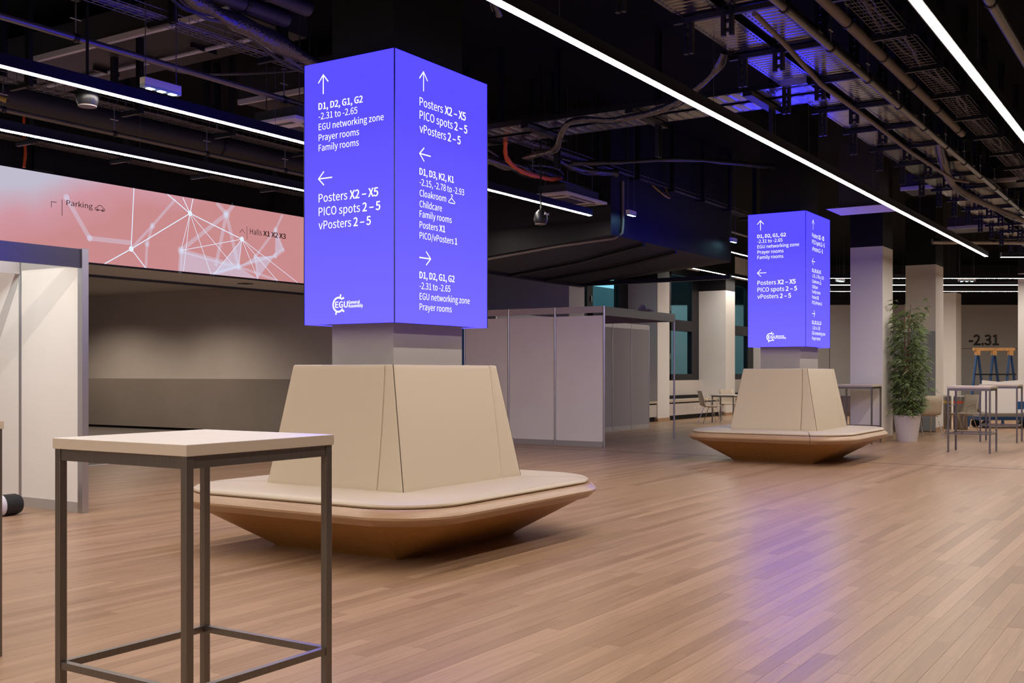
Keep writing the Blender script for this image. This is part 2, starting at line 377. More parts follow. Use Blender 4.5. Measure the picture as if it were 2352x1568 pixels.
# window wall with piers
def window_bay(i, x0, x1):
    xm = x0 + 0.46 * (x1 - x0)
    root = MB()
    for a, b in ((x0, x0 + 0.22), (xm - 0.16, xm + 0.16), (x1 - 0.55, x1)): root.box(a, b, YN + 0.0, YN + 0.16, 1.11, 4.55)
    for a, b in ((1.11, 1.30), (2.62, 2.95), (4.32, 4.55)): root.box(x0 + 0.22, x1 - 0.55, YN + 0.0, YN + 0.16, a, b)
    w = struct(root.build('window_%d' % i, M['blackm']), 'tall black framed window %d of the window wall' % i)
    for a, b in ((x0 + 0.22, xm - 0.16), (xm + 0.16, x1 - 0.55)):
        for c, d in ((1.30, 2.62), (2.95, 4.32)): MB().box(a, b, YN + 0.07, YN + 0.082, c, d).build('pane', M['glass'], w)
    for c in (1.75, 3.2): MB().box(xm + 0.02, xm + 0.06, YN - 0.03, YN, c, c + 0.16).build('window_handle', M['alu'], w)
    s_ = struct(MB().box(x0 - 0.1, x1, YN - 0.05, YN + 0.25, 0, 1.11).build('wall_sill_%d' % i, M['beige']), 'beige wall under window %d' % i)
    struct(MB().box(x0 - 0.1, x1, YN - 0.02, YN + 0.25, 4.55, ZC).build('wall_lintel_%d' % i, M['pier']), 'wall over window %d' % i)
    b = thing('window_bench', ((x0 + x1) / 2, 13.2, 0), ['long beige window bench beside the booth', 'beige window bench behind the small cafe table', 'beige window bench behind the far display tower'][i - 1], 'bench', 'benches under the windows')
    h = (x1 - x0) / 2
    MB().box(-h, h, -0.42, 0.38, 0.13, 0.46).build('bench_front', M['beige'], b)
    MB().box(-h, h, -0.45, 0.38, 0.50, 0.56).build('seat', M['shell'], b)
    MB().box(-h, h, -0.40, 0.38, 0.46, 0.50).build('shadow_gap', M['black'], b)
    MB().box(-h, h, -0.36, 0.38, 0.0, 0.13).build('plinth', M['black'], b)
    MB().box(-h, h * 0.8, 0.28, 0.395, 0.56, 0.66).build('back_rail', M['black'], b)
    if i == 2:
        for dx in (-0.35, -0.05): MB().box(dx, dx + 0.12, -0.428, -0.42, 0.27, 0.35).build('socket', M['white'], b)
PX = [27.3, 32.3, 37.2]
window_bay(1, 23.2, 27.3); window_bay(2, 28.1, 32.3); window_bay(3, 33.1, 37.2)
for i, px in enumerate(PX):
    p = struct(MB().box(px, px + 0.78, 12.75, YN + 0.25, 0, 3.92).build('wall_pier_%d' % (i + 1), M['pier']), 'white pier %d between the windows' % (i + 1))
    MB().box(px, px + 0.78, 12.75, YN + 0.25, 3.92, ZC).build('black_top', M['black'], p)
    MB().box(px - 0.012, px + 0.79, 12.738, YN + 0.1, 0, 0.09).build('skirting', M['oak_rim'], p)
struct(MB().box(37.9, 48, YN, YN + 0.25, 0, ZC).build('wall_north_end', M['white']), 'white wall past the last window')

# outside the windows
ext = struct(MB().box(20, 56, 19.5, 19.8, -1, 3.2).build('exterior_wall', M['extw']), 'pale building across the courtyard')
MB().box(20, 56, 19.35, 19.5, 1.9, 2.1).build('ledge', M['extg'], ext)
MB().box(20, 56, 19.0, 19.5, 3.2, 3.45).build('ledge', M['extg'], ext)
MB().box(20, 56, 19.5, 19.8, 3.45, 4.6).build('upper_storey', M['extg'], ext)
for k in range(8):
    MB().box(23 + 4 * k, 23.9 + 4 * k, 18.9, 19.5, -1, 3.2).build('pilaster', M['extg'], ext)
struct(MB().box(20, 56, YN + 0.3, 30, -1.2, -1.0).build('exterior_ground', M['extg']), 'courtyard ground outside the windows')
rb = thing('site_hoarding', (43.5, 18.2, -1.0), 'dark red hoarding with a white notice outside the window', 'hoarding')
for k in range(8): MB().box(-4 + k, -3.02 + k, 0, 0.06, 0, 2.55).build('board', M['extr'], rb)
MB().box(-0.9, 0.2, -0.03, 0.0, 1.1, 2.2).build('notice', M['paper'], rb)

# frontal end wall of the far wing (40 m along the view)
def fw(d, l): return (d * CF + l * SF, d * SF - l * CF)
ew = bpy.data.objects.new('wall_far', MB().box(-4, 46, 0, 0.25, 0, 3.83).mesh('wall_far', M['white'])); COL.objects.link(ew)
ew.location = (*fw(40, 8), 0); ew.rotation_euler = (0, 0, R(YAW - 90)); struct(ew, 'pale far wall with room number -2.31')
MB().box(-4, 46, -0.02, 0.25, 3.83, ZC).build('black_top', M['black'], ew)
for xx in (3.66, 8.40, 11.45, 11.72, 0.9): MB().box(xx, xx + 0.018, -0.004, 0.0, 0, 3.83).build('panel_joint', M['acdark'], ew)
MB().box(7.3, 11.45, -0.004, 0, 2.22, 2.236).build('panel_joint', M['acdark'], ew)
def outline_text(txt, cap, org, parent, m):
    c = bpy.data.curves.new('n', 'FONT'); c.body = txt; c.fill_mode = 'NONE'; c.bevel_depth = 0.011; c.bevel_resolution = 0; c.resolution_u = 3
    if FONT: c.font = FONT
    o = bpy.data.objects.new('n', c); COL.objects.link(o)
    me = bpy.data.meshes.new_from_object(o.evaluated_get(bpy.context.evaluated_depsgraph_get()))
    bpy.data.objects.remove(o); k = cap / HCAP
    me.transform(Matrix(((k, 0, 0, org[0]), (0, 0, k * 0.15, org[1]), (0, k, 0, org[2]), (0, 0, 0, 1))))
    me.materials.clear(); me.materials.append(m)
    q = bpy.data.objects.new('room_number', me); COL.objects.link(q); q.parent = parent
outline_text('-2.31', 0.36, (8.78, -0.006, 2.36), ew, M['texth'])

# ------------------------------------------------------------------ columns
def column(name, cx, cy, a, b, label, ztop=3.8, skirt=True, rz=0.0, m='pier'):
    o = MB().box(-a, a, -b, b, 0, ztop).build(name, M[m], None, loc=(cx, cy, 0)); o.rotation_euler = (0, 0, rz); struct(o, label)
    MB().box(-a, a, -b, b, ztop, ZC).build('black_top', M['black'], o)
    if skirt: MB().box(-a - 0.012, a + 0.012, -b - 0.012, b + 0.012, 0, 0.10).build('skirting', M['oak_rim'], o)
    return o
C1 = (6.94, 5.54); C2 = (16.72, 5.545)
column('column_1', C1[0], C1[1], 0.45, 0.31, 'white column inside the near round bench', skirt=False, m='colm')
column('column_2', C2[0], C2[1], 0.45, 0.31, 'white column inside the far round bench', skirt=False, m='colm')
column('column_3', 22.02, 5.64, 0.40, 0.31, 'white column behind the bamboo plant, lit lavender')
c4 = column('column_4', 26.35, 5.55, 0.42, 0.33, 'white column beside the glass door')
column('column_5', *fw(34, 13.42), 0.42, 0.5, 'white column close to the far wall')
column('column_6', 29.95, 3.55, 0.45, 0.45, 'white column cut by the picture edge')
for q in (c4,):
    MB().box(-0.46, -0.425, -0.33, 0.9, 0.02, 2.28).build('glass_door_leaf', M['frosted'], q)
    MB().box(-0.475, -0.46, -0.1, 0.9, 0.92, 1.5).build('door_sign', M['taupe'], q)
    MB().box(-0.50, -0.46, 0.42, 0.46, 0.2, 1.25).build('door_bar', M['alu'], q)

# ================================================================== THINGS
# ------------------------------------------------------------------ display towers
def make_tower():
    hx, hy, z0, z1 = 0.615, 0.452, 1.722, 3.757
    t = thing('display_tower', (C1[0], C1[1], 0), 'large blue four-sided sign screen round the near column', 'display', 'blue direction screens on the columns')
    body = MB(); body.box(-hx + 0.012, hx - 0.012, -hy + 0.012, hy - 0.012, z0 + 0.006, z1 - 0.006); body.build('cabinet', M['screenblk'], t)
    g = 0.0035
    A = MB().box(-hx, -hx + 0.012, -hy + g, hy - g, z0, z1).build('screen', M['led'], t)
    B = MB().box(-hx + g, hx - g, -hy, -hy + 0.012, z0, z1).build('screen', M['led'], t)
    MB().box(hx - 0.012, hx, -hy + g, hy - g, z0, z1).build('screen', M['led'], t)
    MB().box(-hx + g, hx - g, hy - 0.012, hy, z0, z1).build('screen', M['led'], t)
    for sx in (-1, 1):
        for sy in (-1, 1): MB().box(sx * hx - 0.0035, sx * hx + 0.0035, sy * hy - 0.0035, sy * hy + 0.0035, z0, z1).build('corner_trim', M['screenblk'], t)
    W = M['textw']
    # left hand face: origin at its left edge, running towards -Y
    oA, rA, up = (-hx, hy, 0), (0, -1, 0), (0, 0, 1)
    def la(segs, z, cap, w): text_line(segs, cap, w, W, A, (-hx, hy - 0.154, z), rA, up)
    la([('D1, D2, G1, G2', 1)], 3.393, 0.050, 0.445); la([('-2.31 to -2.65', 0)], 3.315, 0.050, 0.393)
    la([('EGU networking zone', 0)], 3.233, 0.050, 0.65); la([('Prayer rooms', 0)], 3.150, 0.050, 0.41); la([('Family rooms', 0)], 3.070, 0.050, 0.407)
    la([('Posters', 0), ('X2 – X5', 1)], 2.672, 0.064, 0.596); la([('PICO spots', 0), ('2 – 5', 1)], 2.567, 0.064, 0.616); la([('vPosters', 0), ('2 – 5', 1)], 2.462, 0.064, 0.524)
    aw = 0.0095
    strokes([[(0.202, 3.512), (0.202, 3.655)], [(0.153, 3.602), (0.202, 3.658), (0.251, 3.602)]], aw, W, A, oA, rA, up, 'arrow')
    strokes([[(0.153, 2.855), (0.290, 2.855)], [(0.207, 2.906), (0.153, 2.855), (0.207, 2.804)]], aw, W, A, oA, rA, up, 'arrow')
    cx, cz = 0.358, 1.870
    strokes([arc(cx, cz, 0.054, 70, 262, 22), arc(cx, cz, 0.054, 262, 318, 8), [(cx + 0.030, cz + 0.044), (cx + 0.052, cz + 0.050)], [(cx + 0.018, cz + 0.05), (cx + 0.022, cz + 0.074)], [(cx - 0.02, cz - 0.05), (cx - 0.026, cz - 0.072)], [(cx + 0.034, cz - 0.04), (cx + 0.054, cz - 0.052)]], 0.0135, W, A, oA, rA, up, 'logo_ring')
    text_line([('EGU', 1)], 0.046, 0.125, W, A, (-hx, hy - 0.326, 1.847), rA, up)
    text_line([('General', 1)], 0.024, 0.112, W, A, (-hx, hy - 0.458, 1.873), rA, up); text_line([('Assembly', 1)], 0.024, 0.144, W, A, (-hx, hy - 0.458, 1.845), rA, up)
    # right hand face
    oB, rB = (-hx, -hy, 0), (1, 0, 0)
    def lb(segs, z, cap, w): text_line(segs, cap, w, W, B, (-hx + 0.300, -hy, z), rB, up)
    lb([('Posters', 0), ('X2 – X5', 1)], 3.391, 0.064, 0.61); lb([('PICO spots', 0), ('2 – 5', 1)], 3.290, 0.064, 0.632); lb([('vPosters', 0), ('2 – 5', 1)], 3.186, 0.064, 0.538)
    lb([('D1, D3, K2, K1', 1)], 2.863, 0.050, 0.446); lb([('-2.15, -2.78 to -2.93', 0)], 2.782, 0.050, 0.589); lb([('Cloakroom', 0)], 2.698, 0.050, 0.342)
    lb([('Childcare', 0)], 2.615, 0.050, 0.287); lb([('Family rooms', 0)], 2.539, 0.050, 0.418); lb([('Posters', 0), ('X1', 1)], 2.456, 0.050, 0.328); lb([('PICO/vPosters', 0), ('1', 1)], 2.374, 0.050, 0.491)
    lb([('D1, D2, G1, G2', 1)], 2.071, 0.050, 0.456); lb([('-2.31 to -2.65', 0)], 1.989, 0.050, 0.40); lb([('EGU networking zone', 0)], 1.908, 0.050, 0.668); lb([('Prayer rooms', 0)], 1.828, 0.050, 0.418)
    strokes([[(0.349, 3.512), (0.349, 3.655)], [(0.300, 3.600), (0.349, 3.658), (0.398, 3.600)]], aw, W, B, oB, rB, up, 'arrow')
    strokes([[(0.300, 3.024), (0.437, 3.024)], [(0.355, 3.074), (0.300, 3.024), (0.355, 2.974)]], aw, W, B, oB, rB, up, 'arrow')
    strokes([[(0.300, 2.229), (0.438, 2.229)], [(0.385, 2.279), (0.440, 2.229), (0.385, 2.179)]], aw, W, B, oB, rB, up, 'arrow')
    strokes([[(0.718, 2.738), (0.676, 2.708), (0.682, 2.698), (0.756, 2.698), (0.762, 2.708), (0.718, 2.738), (0.718, 2.748)], arc(0.718, 2.757, 0.009, -90, 150, 8)], 0.0065, W, B, oB, rB, up, 'hanger_icon')
    return t
tower = make_tower()
t2 = copy_tree(tower); t2.location = (C2[0], C2[1], 0.018)
tag(t2, 'smaller-looking blue four-sided sign screen round the far column', 'display')

# ------------------------------------------------------------------ benches
def rrect(A, B, r, z, n=10, m=7):
    P = []
    for k, (sx, sy) in enumerate(((1, 1), (-1, 1), (-1, -1), (1, -1))):
        for i in range(n + 1):
            t = math.pi / 2 * (k + i / n); P.append((sx * (A - r) + r * math.cos(t), sy * (B - r) + r * math.sin(t), z))
        nx = ((-1, 1), (-1, -1), (1, -1), (1, 1))[k]
        t = math.pi / 2 * (k + 1); a = P[-1]; b = (nx[0] * (A - r) + r * math.cos(t), nx[1] * (B - r) + r * math.sin(t), z)
        for i in range(1, m + 1): P.append(tuple(a[j] + (b[j] - a[j]) * i / (m + 1) for j in range(3)))
    return P
def half_loft(specs, ia, ib, shrink=0.0):
    loops = []
    for A, B, r, z in specs:
        P = rrect(A, B, r, z); n = len(P); seq = []; i = ia
        while True:
            seq.append(P[i % n])
            if i % n == ib % n: break
            i += 1
        # open a hair line joint at both ends
        for e, q in ((0, 1), (-1, -2)):
            a, b = Vector(seq[e]), Vector(seq[q]); d = (b - a); L_ = d.length
            seq[e] = tuple(a + d * min(0.5, shrink / max(L_, 1e-6)))
        loops.append(seq)
    return loops
def make_bench(loc, label, joints):
    t = thing('round_bench', (loc[0], loc[1], 0), label, 'bench', 'upholstered benches round the columns')
    base = MB(); base.loft([rrect(0.78, 0.63, 0.05, 0.0), rrect(0.80, 0.65, 0.05, 0.022), rrect(1.303, 1.203, 0.47, 0.324)], capb=True)
    base.build('base', M['oak_base'], t, smooth=True)
    ia, ib = joints
    n = len(rrect(1, 1, .2, 0))
    rim = [(1.24, 1.14, 0.44, 0.43), (1.335, 1.235, 0.50, 0.436), (1.352, 1.252, 0.51, 0.427), (1.386, 1.286, 0.53, 0.386), (1.384, 1.284, 0.53, 0.370), (1.330, 1.230, 0.49, 0.320), (1.24, 1.14, 0.44, 0.318)]
    cus = [(1.25, 1.15, 0.45, 0.432), (1.318, 1.218, 0.49, 0.440), (1.328, 1.228, 0.50, 0.452), (1.324, 1.224, 0.495, 0.464), (1.305, 1.205, 0.485, 0.477), (1.26, 1.16, 0.46, 0.485), (1.15, 1.05, 0.40, 0.489), (0.60, 0.45, 0.08, 0.489)]
    for a, b in ((ia, ib), (ib, ia + n)):
        r = MB(); r.loft(half_loft(rim, a, b, 0.003), close=False); r.build('wood_rim', M['oak_rim'], t, smooth=True)
        c = MB(); c.loft(half_loft(cus, a, b, 0.004), close=False); c.build('seat_cushion', M['leather'], t, smooth=True)
    MB().loft([rrect(1.2, 1.1, 0.4, 0.335), rrect(1.2, 1.1, 0.4, 0.437)], capt=True).build('deck', M['piping'], t)
    # backrests: every face a broad pad and a narrow strip on its right
    b0, b1, z0, z1 = (0.795, 0.68), (0.69, 0.50), 0.484, 1.41
    faces = [((-1, 1), (-1, -1)), ((-1, -1), (1, -1)), ((1, -1), (1, 1)), ((1, 1), (-1, 1))]   # (left, right) corner seen from outside
    for l, r_ in faces:
        P = lambda u, v: Vector(((l[0] + (r_[0] - l[0]) * u) * (b0[0] + (b1[0] - b0[0]) * v), (l[1] + (r_[1] - l[1]) * u) * (b0[1] + (b1[1] - b0[1]) * v), z0 + (z1 - z0) * v))
        nrm = (P(1, 0.5) - P(0, 0.5)).cross(P(0.5, 1) - P(0.5, 0)).normalized()
        wid = (P(1, .5) - P(0, .5)).length
        q0, q1 = P(1, 0.0), P(1, 0.998); MB().tube([(q0.x * 0.9915, q0.y * 0.9905, q0.z), (q1.x * 0.9905, q1.y * 0.988, q1.z)], 0.004, 6).build('seam', M['piping'], t)
        for nm, ua, ub in (('backrest_pad', lambda v: 0.0, lambda v: 0.815 + 0.105 * v), ('backrest_strip', lambda v: 0.815 + 0.105 * v, lambda v: 1.0)):
            mb = MB(); N_ = 12; rows_ = []
            for j in range(N_ + 1):
                vj = (0, 0.006, 0.018, 0.04, 0.1, 0.25, 0.5, 0.75, 0.9, 0.96, 0.982, 0.994, 1)[j]; row = []
                u0, u1 = ua(vj) + 0.0012, ub(vj) - (0.0012 if nm == 'backrest_pad' else 0.0045); W_ = (u1 - u0) * wid
                for i in range(N_ + 1):
                    fi = (0, 0.004, 0.012, 0.03, 0.1, 0.25, 0.5, 0.75, 0.9, 0.97, 0.988, 0.996, 1)[i]
                    de = min(fi * W_, (1 - fi) * W_, vj * 0.93, (1 - vj) * 0.93); rd = 0.012
                    drop = 0 if de >= rd else rd - math.sqrt(max(0, rd * rd - (rd - de) ** 2))
                    row.append(P(u0 + (u1 - u0) * fi, vj) - nrm * drop)
                rows_.append(row)
            mb.loft(rows_, close=False); mb.build(nm, M['leather'], t, smooth=True)
    inner = MB(); inner.loft([[(-.775, -.66, z0), (.775, -.66, z0), (.775, .66, z0), (-.775, .66, z0)], [(-.672, -.482, z1 - 0.006), (.672, -.482, z1 - 0.006), (.672, .482, z1 - 0.006), (-.672, .482, z1 - 0.006)]], capt=True)
    inner.build('backrest_core', M['piping'], t)
    return t
_P = rrect(1.35, 1.25, 0.5, 0)
def near_idx(x, y_): return min(range(len(_P)), key=lambda i: (_P[i][0] - x) ** 2 + (_P[i][1] - y_) ** 2)
make_bench(C1, 'large cream leather bench with flared oak base round the near column', (near_idx(1.0, -1.25), near_idx(-1.0, 1.25)))
make_bench(C2, 'cream leather bench with flared oak base round the far column', (near_idx(-1.35, -0.72), near_idx(1.35, 0.72)))

# ------------------------------------------------------------------ bar tables
def make_bar_table(loc, label, name='bar_table'):
    t = thing(name, (loc[0], loc[1], 0), label, 'table', 'white square bar tables')
    h = 0.345; lw = 0.029
    MB().box(-h, h, -h, h, 1.081, 1.12).build('table_top', M['laminate'], t, bevel=0.003)
    e = MB(); k = h + 0.0012
    e.box(-k, -h, -k, k, 1.083, 1.118); e.box(h, k, -k, k, 1.083, 1.118); e.box(-h, h, -k, -h, 1.083, 1.118); e.box(-h, h, h, k, 1.083, 1.118); e.build('edge_band', M['ledge'], t)
    i = h - 0.004
    for sx in (-1, 1):
        for sy in (-1, 1):
            x0, y0 = sx * (i - lw / 2), sy * (i - lw / 2)
            MB().box(x0 - lw / 2, x0 + lw / 2, y0 - lw / 2, y0 + lw / 2, 0.0, 1.081).build('leg', M['steel'], t, bevel=0.002)
    j = i - lw
    for z0, z1, nm in ((1.041, 1.080, 'apron'), (0.308, 0.333, 'stretcher')):
        q = 0.024
        MB().box(-j, j, -i + 0.004, -i + 0.004 + q, z0, z1).build(nm, M['steel'], t); MB().box(-j, j, i - 0.004 - q, i - 0.004, z0, z1).build(nm, M['steel'], t)
        MB().box(-i + 0.004, -i + 0.004 + q, -j, j, z0, z1).build(nm, M['steel'], t); MB().box(i - 0.004 - q, i - 0.004, -j, j, z0, z1).build(nm, M['steel'], t)
    return t
tb = make_bar_table((2.70, 3.083), 'nearest white bar table on steel legs in front of the near bench')
for (x_, y_), lb_ in (((19.84, 3.40), 'white bar table standing clear on the floor between plant and picture edge'), ((23.08, 3.43), 'white bar table behind another bar table by the trolley'),
                      ((21.15, 5.66), 'white bar table against the lavender column behind the far bench'), ((2.71, 5.175), 'white bar table mostly cut off by the picture edge')):
    c = copy_tree(tb); c.location = (x_, y_, 0); tag(c, lb_)

# ------------------------------------------------------------------ exhibition booths
def booth_wall(parent, a, b, z1=2.5, n=None, pm='panel'):
    """system wall from a to b (local xy): posts, one panel per metre, skirting and header rails"""
    a = Vector((*a, 0)); b = Vector((*b, 0)); L_ = (b - a).length; d = (b - a) / L_; n = n or max(1, round(L_)); s_ = L_ / n
    for k in range(n + 1):
        p = a + d * (s_ * k)
        MB().lathe([(0.02, 0), (0.02, z1)], 8, (p.x, p.y)).build('post', M['alu'], parent)
    for k in range(n):
        p = a + d * (s_ * k + 0.022); q = a + d * (s_ * (k + 1) - 0.022)
        MB().bar((p.x, p.y, 1.24), (q.x, q.y, 1.24), 0.012, 2.28).build('panel', M[pm], parent)
        MB().bar((p.x, p.y, 0.05), (q.x, q.y, 0.05), 0.026, 0.10).build('skirting_rail', M['alupl'], parent)
        MB().bar((p.x, p.y, z1 - 0.06), (q.x, q.y, z1 - 0.06), 0.026, 0.12).build('header_rail', M['alupl'], parent)
# right-hand booth behind the near column
bR = thing('exhibition_booth', (17.42, 9.19, 0), 'grey white system panel booth behind the near bench', 'booth', 'exhibition booths')
booth_wall(bR, (0, 0), (0, 3.07), 2.55, n=3)
booth_wall(bR, (0.02, 2.34), (6.76, 2.34), 2.5, n=7, pm='panelg')
MB().bar((0.02, 0, 2.46), (3.05, 0, 2.46), 0.035, 0.16).build('fascia', M['fasc'], bR)
MB().bar((3.05, 0, 2.46), (3.05, 2.34, 2.46), 0.035, 0.16).build('fascia', M['fasc'], bR)
MB().lathe([(0.02, 0), (0.02, 2.54)], 8, (3.05, 0)).build('post', M['alu'], bR)
MB().box(-0.02, 0.02, 3.08, 3.13, 0, 2.5).build('blue_end_panel', M['blue'], bR)
fab = MB(); fab.loft([[(1.55, -0.1, 2.545), (1.95, -0.08, 2.545), (1.9, 0.1, 2.545), (1.55, 0.1, 2.545)], [(1.62, -0.02, 2.65), (1.80, 0.0, 2.60), (1.75, 0.04, 2.62), (1.60, 0.04, 2.66)]], capt=True)
cl = fab.build('cloth_bundle', M['taupe'], None, loc=(17.42, 9.19, 0)); tag(cl, 'crumpled grey cloth lying on top of the booth fascia', 'cloth')
# left-hand booth
bL = thing('exhibition_booth', (6.58, 9.11, 0), 'lit white system panel booth cut by the picture edge', 'booth', 'exhibition booths')
booth_wall(bL, (0, 0), (0, 3.0), 2.50, n=3)
MB().bar((0, 0, 2.44), (-3.2, 0, 2.44), 0.035, 0.18).build('fascia', M['fasc'], bL)
MB().bar((-0.02, 1.0, 2.40), (-3.2, 1.0, 2.40), 0.03, 0.12).build('cross_rail', M['alupl'], bL)
MB().box(-0.035, 0.035, -0.035, 0.035, 0, 2.535).build('corner_post', M['alu'], bL)
for k, (a, b) in enumerate((((-3.2, 3.0), (0, 3.0)),)): booth_wall(bL, a, b, 2.5, n=3)
sl = thing('booth_spotlight', (5.0, 9.5, 2.53), 'booth spotlight clamped behind the fascia of the lit booth', 'lamp')
MB().bar((0, -0.39, 0.0), (0, 0.2, 0.12), 0.02, 0.02).build('arm', M['alu'], sl); MB().box(-0.06, 0.06, -0.42, -0.36, -0.06, 0.03).build('clamp', M['blackm'], sl)
MB().tube([(0, 0.2, 0.12), (0.05, 0.26, 0.02)], 0.05, 12).build('head', M['alu'], sl)
ld = bpy.data.lights.new('booth_spot', 'SPOT'); ld.energy = 30; ld.spot_size = R(110); ld.spot_blend = 0.4; ld.shadow_soft_size = 0.05; ld.color = (0.86, 1.0, 0.94)
lo = bpy.data.objects.new('booth_spot', ld); COL.objects.link(lo); lo.location = (5.1, 9.85, 2.5); lo.rotation_euler = Vector((1.5, 0.55, -1.1)).to_track_quat('-Z', 'Y').to_euler()
jx = MB(); jx.box(-0.12, 0.0, -0.03, 0.03, 0, 0.025); jx.box(-0.05, 0.02, -0.03, 0.03, 0.02, 0.045)
tag(jx.build('connector_clip', M['taupe'], None, loc=(4.98, 9.11, 2.531)), 'small connector clip on top of the lit booth', 'clip')
ex = thing('fire_extinguisher', (5.56, 9.56, 0), 'black cylinder with white label lying on the floor by the lit booth', 'cylinder', rz=R(-90))
c = MB(); c.tube([(0, 0.0, 0.10), (0, 0.015, 0.10), (0, 0.05, 0.10), (0, 0.6, 0.10), (0, 0.64, 0.10)], lambda f: 0.085 if f in (0.0, 1.0) else 0.1, 20); c.build('body', M['rubber'], ex, smooth=True)
c = MB(); c.tube([(0, 0.15, 0.10), (0, 0.46, 0.10)], 0.1015, 20, cap=False); c.build('label_sleeve', M['paper'], ex, smooth=True)

# ------------------------------------------------------------------ long banner screen
bn = thing('banner_screen', (8, YN, 2.94), 'long pink banner screen with white network lines over the recess', 'display')
sc_ = MB().box(-16, 9.5, -0.02, 0.02, 0.0, 1.18).build('screen', M['banner'], bn)
MB().box(-16, 9.5, -0.024, 0.03, 1.18, 1.20).build('top_edge', M['blackm'], bn)
MB().box(-16, 9.5, -0.024, 0.03, -0.015, 0.0).build('bottom_edge', M['blackm'], bn)
oB, rB, uB = (-8, -0.02, 0), (1, 0, 0), (0, 0, 1)
K = {'N1': (10.67, 0.262), 'N2': (11.79, 0.933), 'N3': (12.89, 0.638), 'a': (10.72, 1.178), 'b': (10.21, 0.004), 'c': (10.93, 0.004), 'd': (11.49, 1.106), 'e': (11.35, 1.173), 'f': (11.85, 1.171), 'g': (11.65, 1.159), 'h': (11.66, 0.004), 'i': (12.22, 0.004), 'j': (12.69, 0.193), 'k': (12.82, 0.171), 'l': (13.25, 0.004), 'm': (14.21, 0.004), 'n': (11.61, 0.328), 'o': (13.71, 0.004), 'p': (9.57, 0.888), 'q': (9.95, 0.349), 'r': (10.66, 0.354), 's': (11.06, 0.653), 't': (10.96, 0.364), 'u': (12.55, 1.014), 'v': (12.33, 0.163), 'w': (11.59, 0.004), 'x': (13.66, 0.43), 'y': (13.86, 0.551), 'z': (13.67, 0.881), 'A': (13.19, 0.366), 'B': (13.83, 1.147), 'C': (12.36, 1.16), 'D': (12.69, 1.17), 'F': (12.28, 0.004), 'G': (10.94, 0.01)}
lk = lambda s: [tuple(K[q] for q in p.split('-')) for p in s.split()]
strokes(lk('N1-a N1-N2 N1-b N1-c N2-N3 N2-e N2-f N2-g'), 0.015, M['bline'], sc_, oB, rB, uB, 'network_line', 0.004)
strokes(lk('N2-h N2-i N2-j N3-F N3-k N3-l N3-m N3-o N3-n N2-n'), 0.009, M['bline'], sc_, oB, rB, uB, 'network_line', 0.004)
strokes(lk('p-q q-r u-n u-v u-k n-k n-w u-C u-D x-y'), 0.07, M['bsoft'], sc_, oB, rB, uB, 'soft_line', 0.002)
strokes(lk('N1-s s-d t-G s-t k-x z-A z-B y-z k-o k-F k-i A-l'), 0.045, M['bsoft'], sc_, oB, rB, uB, 'soft_line', 0.0026)
def disc(k, r, m, nm):
    x, z = K[k]; strokes([], 1, m, sc_, oB, rB, uB, nm) if False else None
    mb = MB(); mb.add([(x - 8, -0.0255, z)] + [(x - 8 + r * math.cos(a * math.pi / 10), -0.0255, z + r * math.sin(a * math.pi / 10)) for a in range(20)], [(0, 1 + a, 1 + (a + 1) % 20) for a in range(20)])
    mb.build(nm, m, sc_)
for k in ('N1', 'N2', 'N3'): disc(k, 0.042, M['bline'], 'network_node')
for k, r in (('q', .05), ('p', .05), ('s', .05), ('t', .045), ('u', .075), ('n', .07), ('k', .06), ('x', .05), ('z', .05), ('A', .045)): disc(k, r, M['bsoft'], 'soft_node')
def fill(keys, lift):
    mb = MB(); mb.add([(K[k][0] - 8, -0.02 - lift, K[k][1]) for k in keys], [tuple(range(len(keys)))]); mb.build('network_fill', M['bfill'], sc_)
fill('nkFw', 0.0012); fill(['N3', 'k', 'F'], 0.0016); fill('kxlA', 0.0008); fill(['k', 'l', 'F'], 0.0014); fill('zyx', 0.0018)
T = M['texth']
strokes([[(9.33, .719), (9.33, .795), (9.41, .795)], [(9.50, .845), (9.50, .622)], [(13.0, .862), (13.0, .644)], [(12.84, .740), (12.895, .802), (12.95, .740)]], 0.008, T, sc_, oB, rB, uB, 'sign_mark', 0.007)
text_line([('Parking', 0)], 0.075, 0.43, T, sc_, (1.57, -0.02, 0.776), rB, uB, lift=0.007)
strokes([[(10.04, .775), (10.042, .80), (10.075, .812), (10.10, .842), (10.145, .842), (10.175, .812), (10.20, .803), (10.203, .775), (10.04, .775)], arc(10.08, .774, .014, 0, 360, 12), arc(10.168, .774, .014, 0, 360, 12)], 0.008, T, sc_, oB, rB, uB, 'car_icon', 0.007)
text_line([('Halls', 0)], 0.090, 0.27, T, sc_, (5.07, -0.02, 0.745), rB, uB, lift=0.007)
text_line([('X1 X2 X3', 1)], 0.085, 0.53, T, sc_, (5.38, -0.02, 0.747), rB, uB, lift=0.007)

# recess downlights (the one near the soffit is added to brighten carpet and soffit)
for k, (x_, y_) in enumerate(((15.2, 19.2), (12.5, 16.4), (15.3, 22.6))):
    d = thing('downlight', (x_, y_, 3.30), ['recessed downlight in the middle of the recess ceiling', 'added unseen downlight brightening the carpet and soffit of the recess', 'recessed downlight deep in the recess'][k], 'lamp', 'downlights in the recess')
    MB().lathe([(0.09, -0.012), (0.09, 0.0)], 16).build('ring', M['lite'], d)
    pl = bpy.data.lights.new('downlight', 'SPOT'); pl.energy = (250, 430, 250)[k]; pl.spot_size = R(150); pl.spot_blend = 0.6; pl.shadow_soft_size = 0.08; pl.color = (1.0, 0.84, 0.68)
    po = bpy.data.objects.new('downlight_bulb', pl); COL.objects.link(po); po.location = (x_, y_, 3.26)

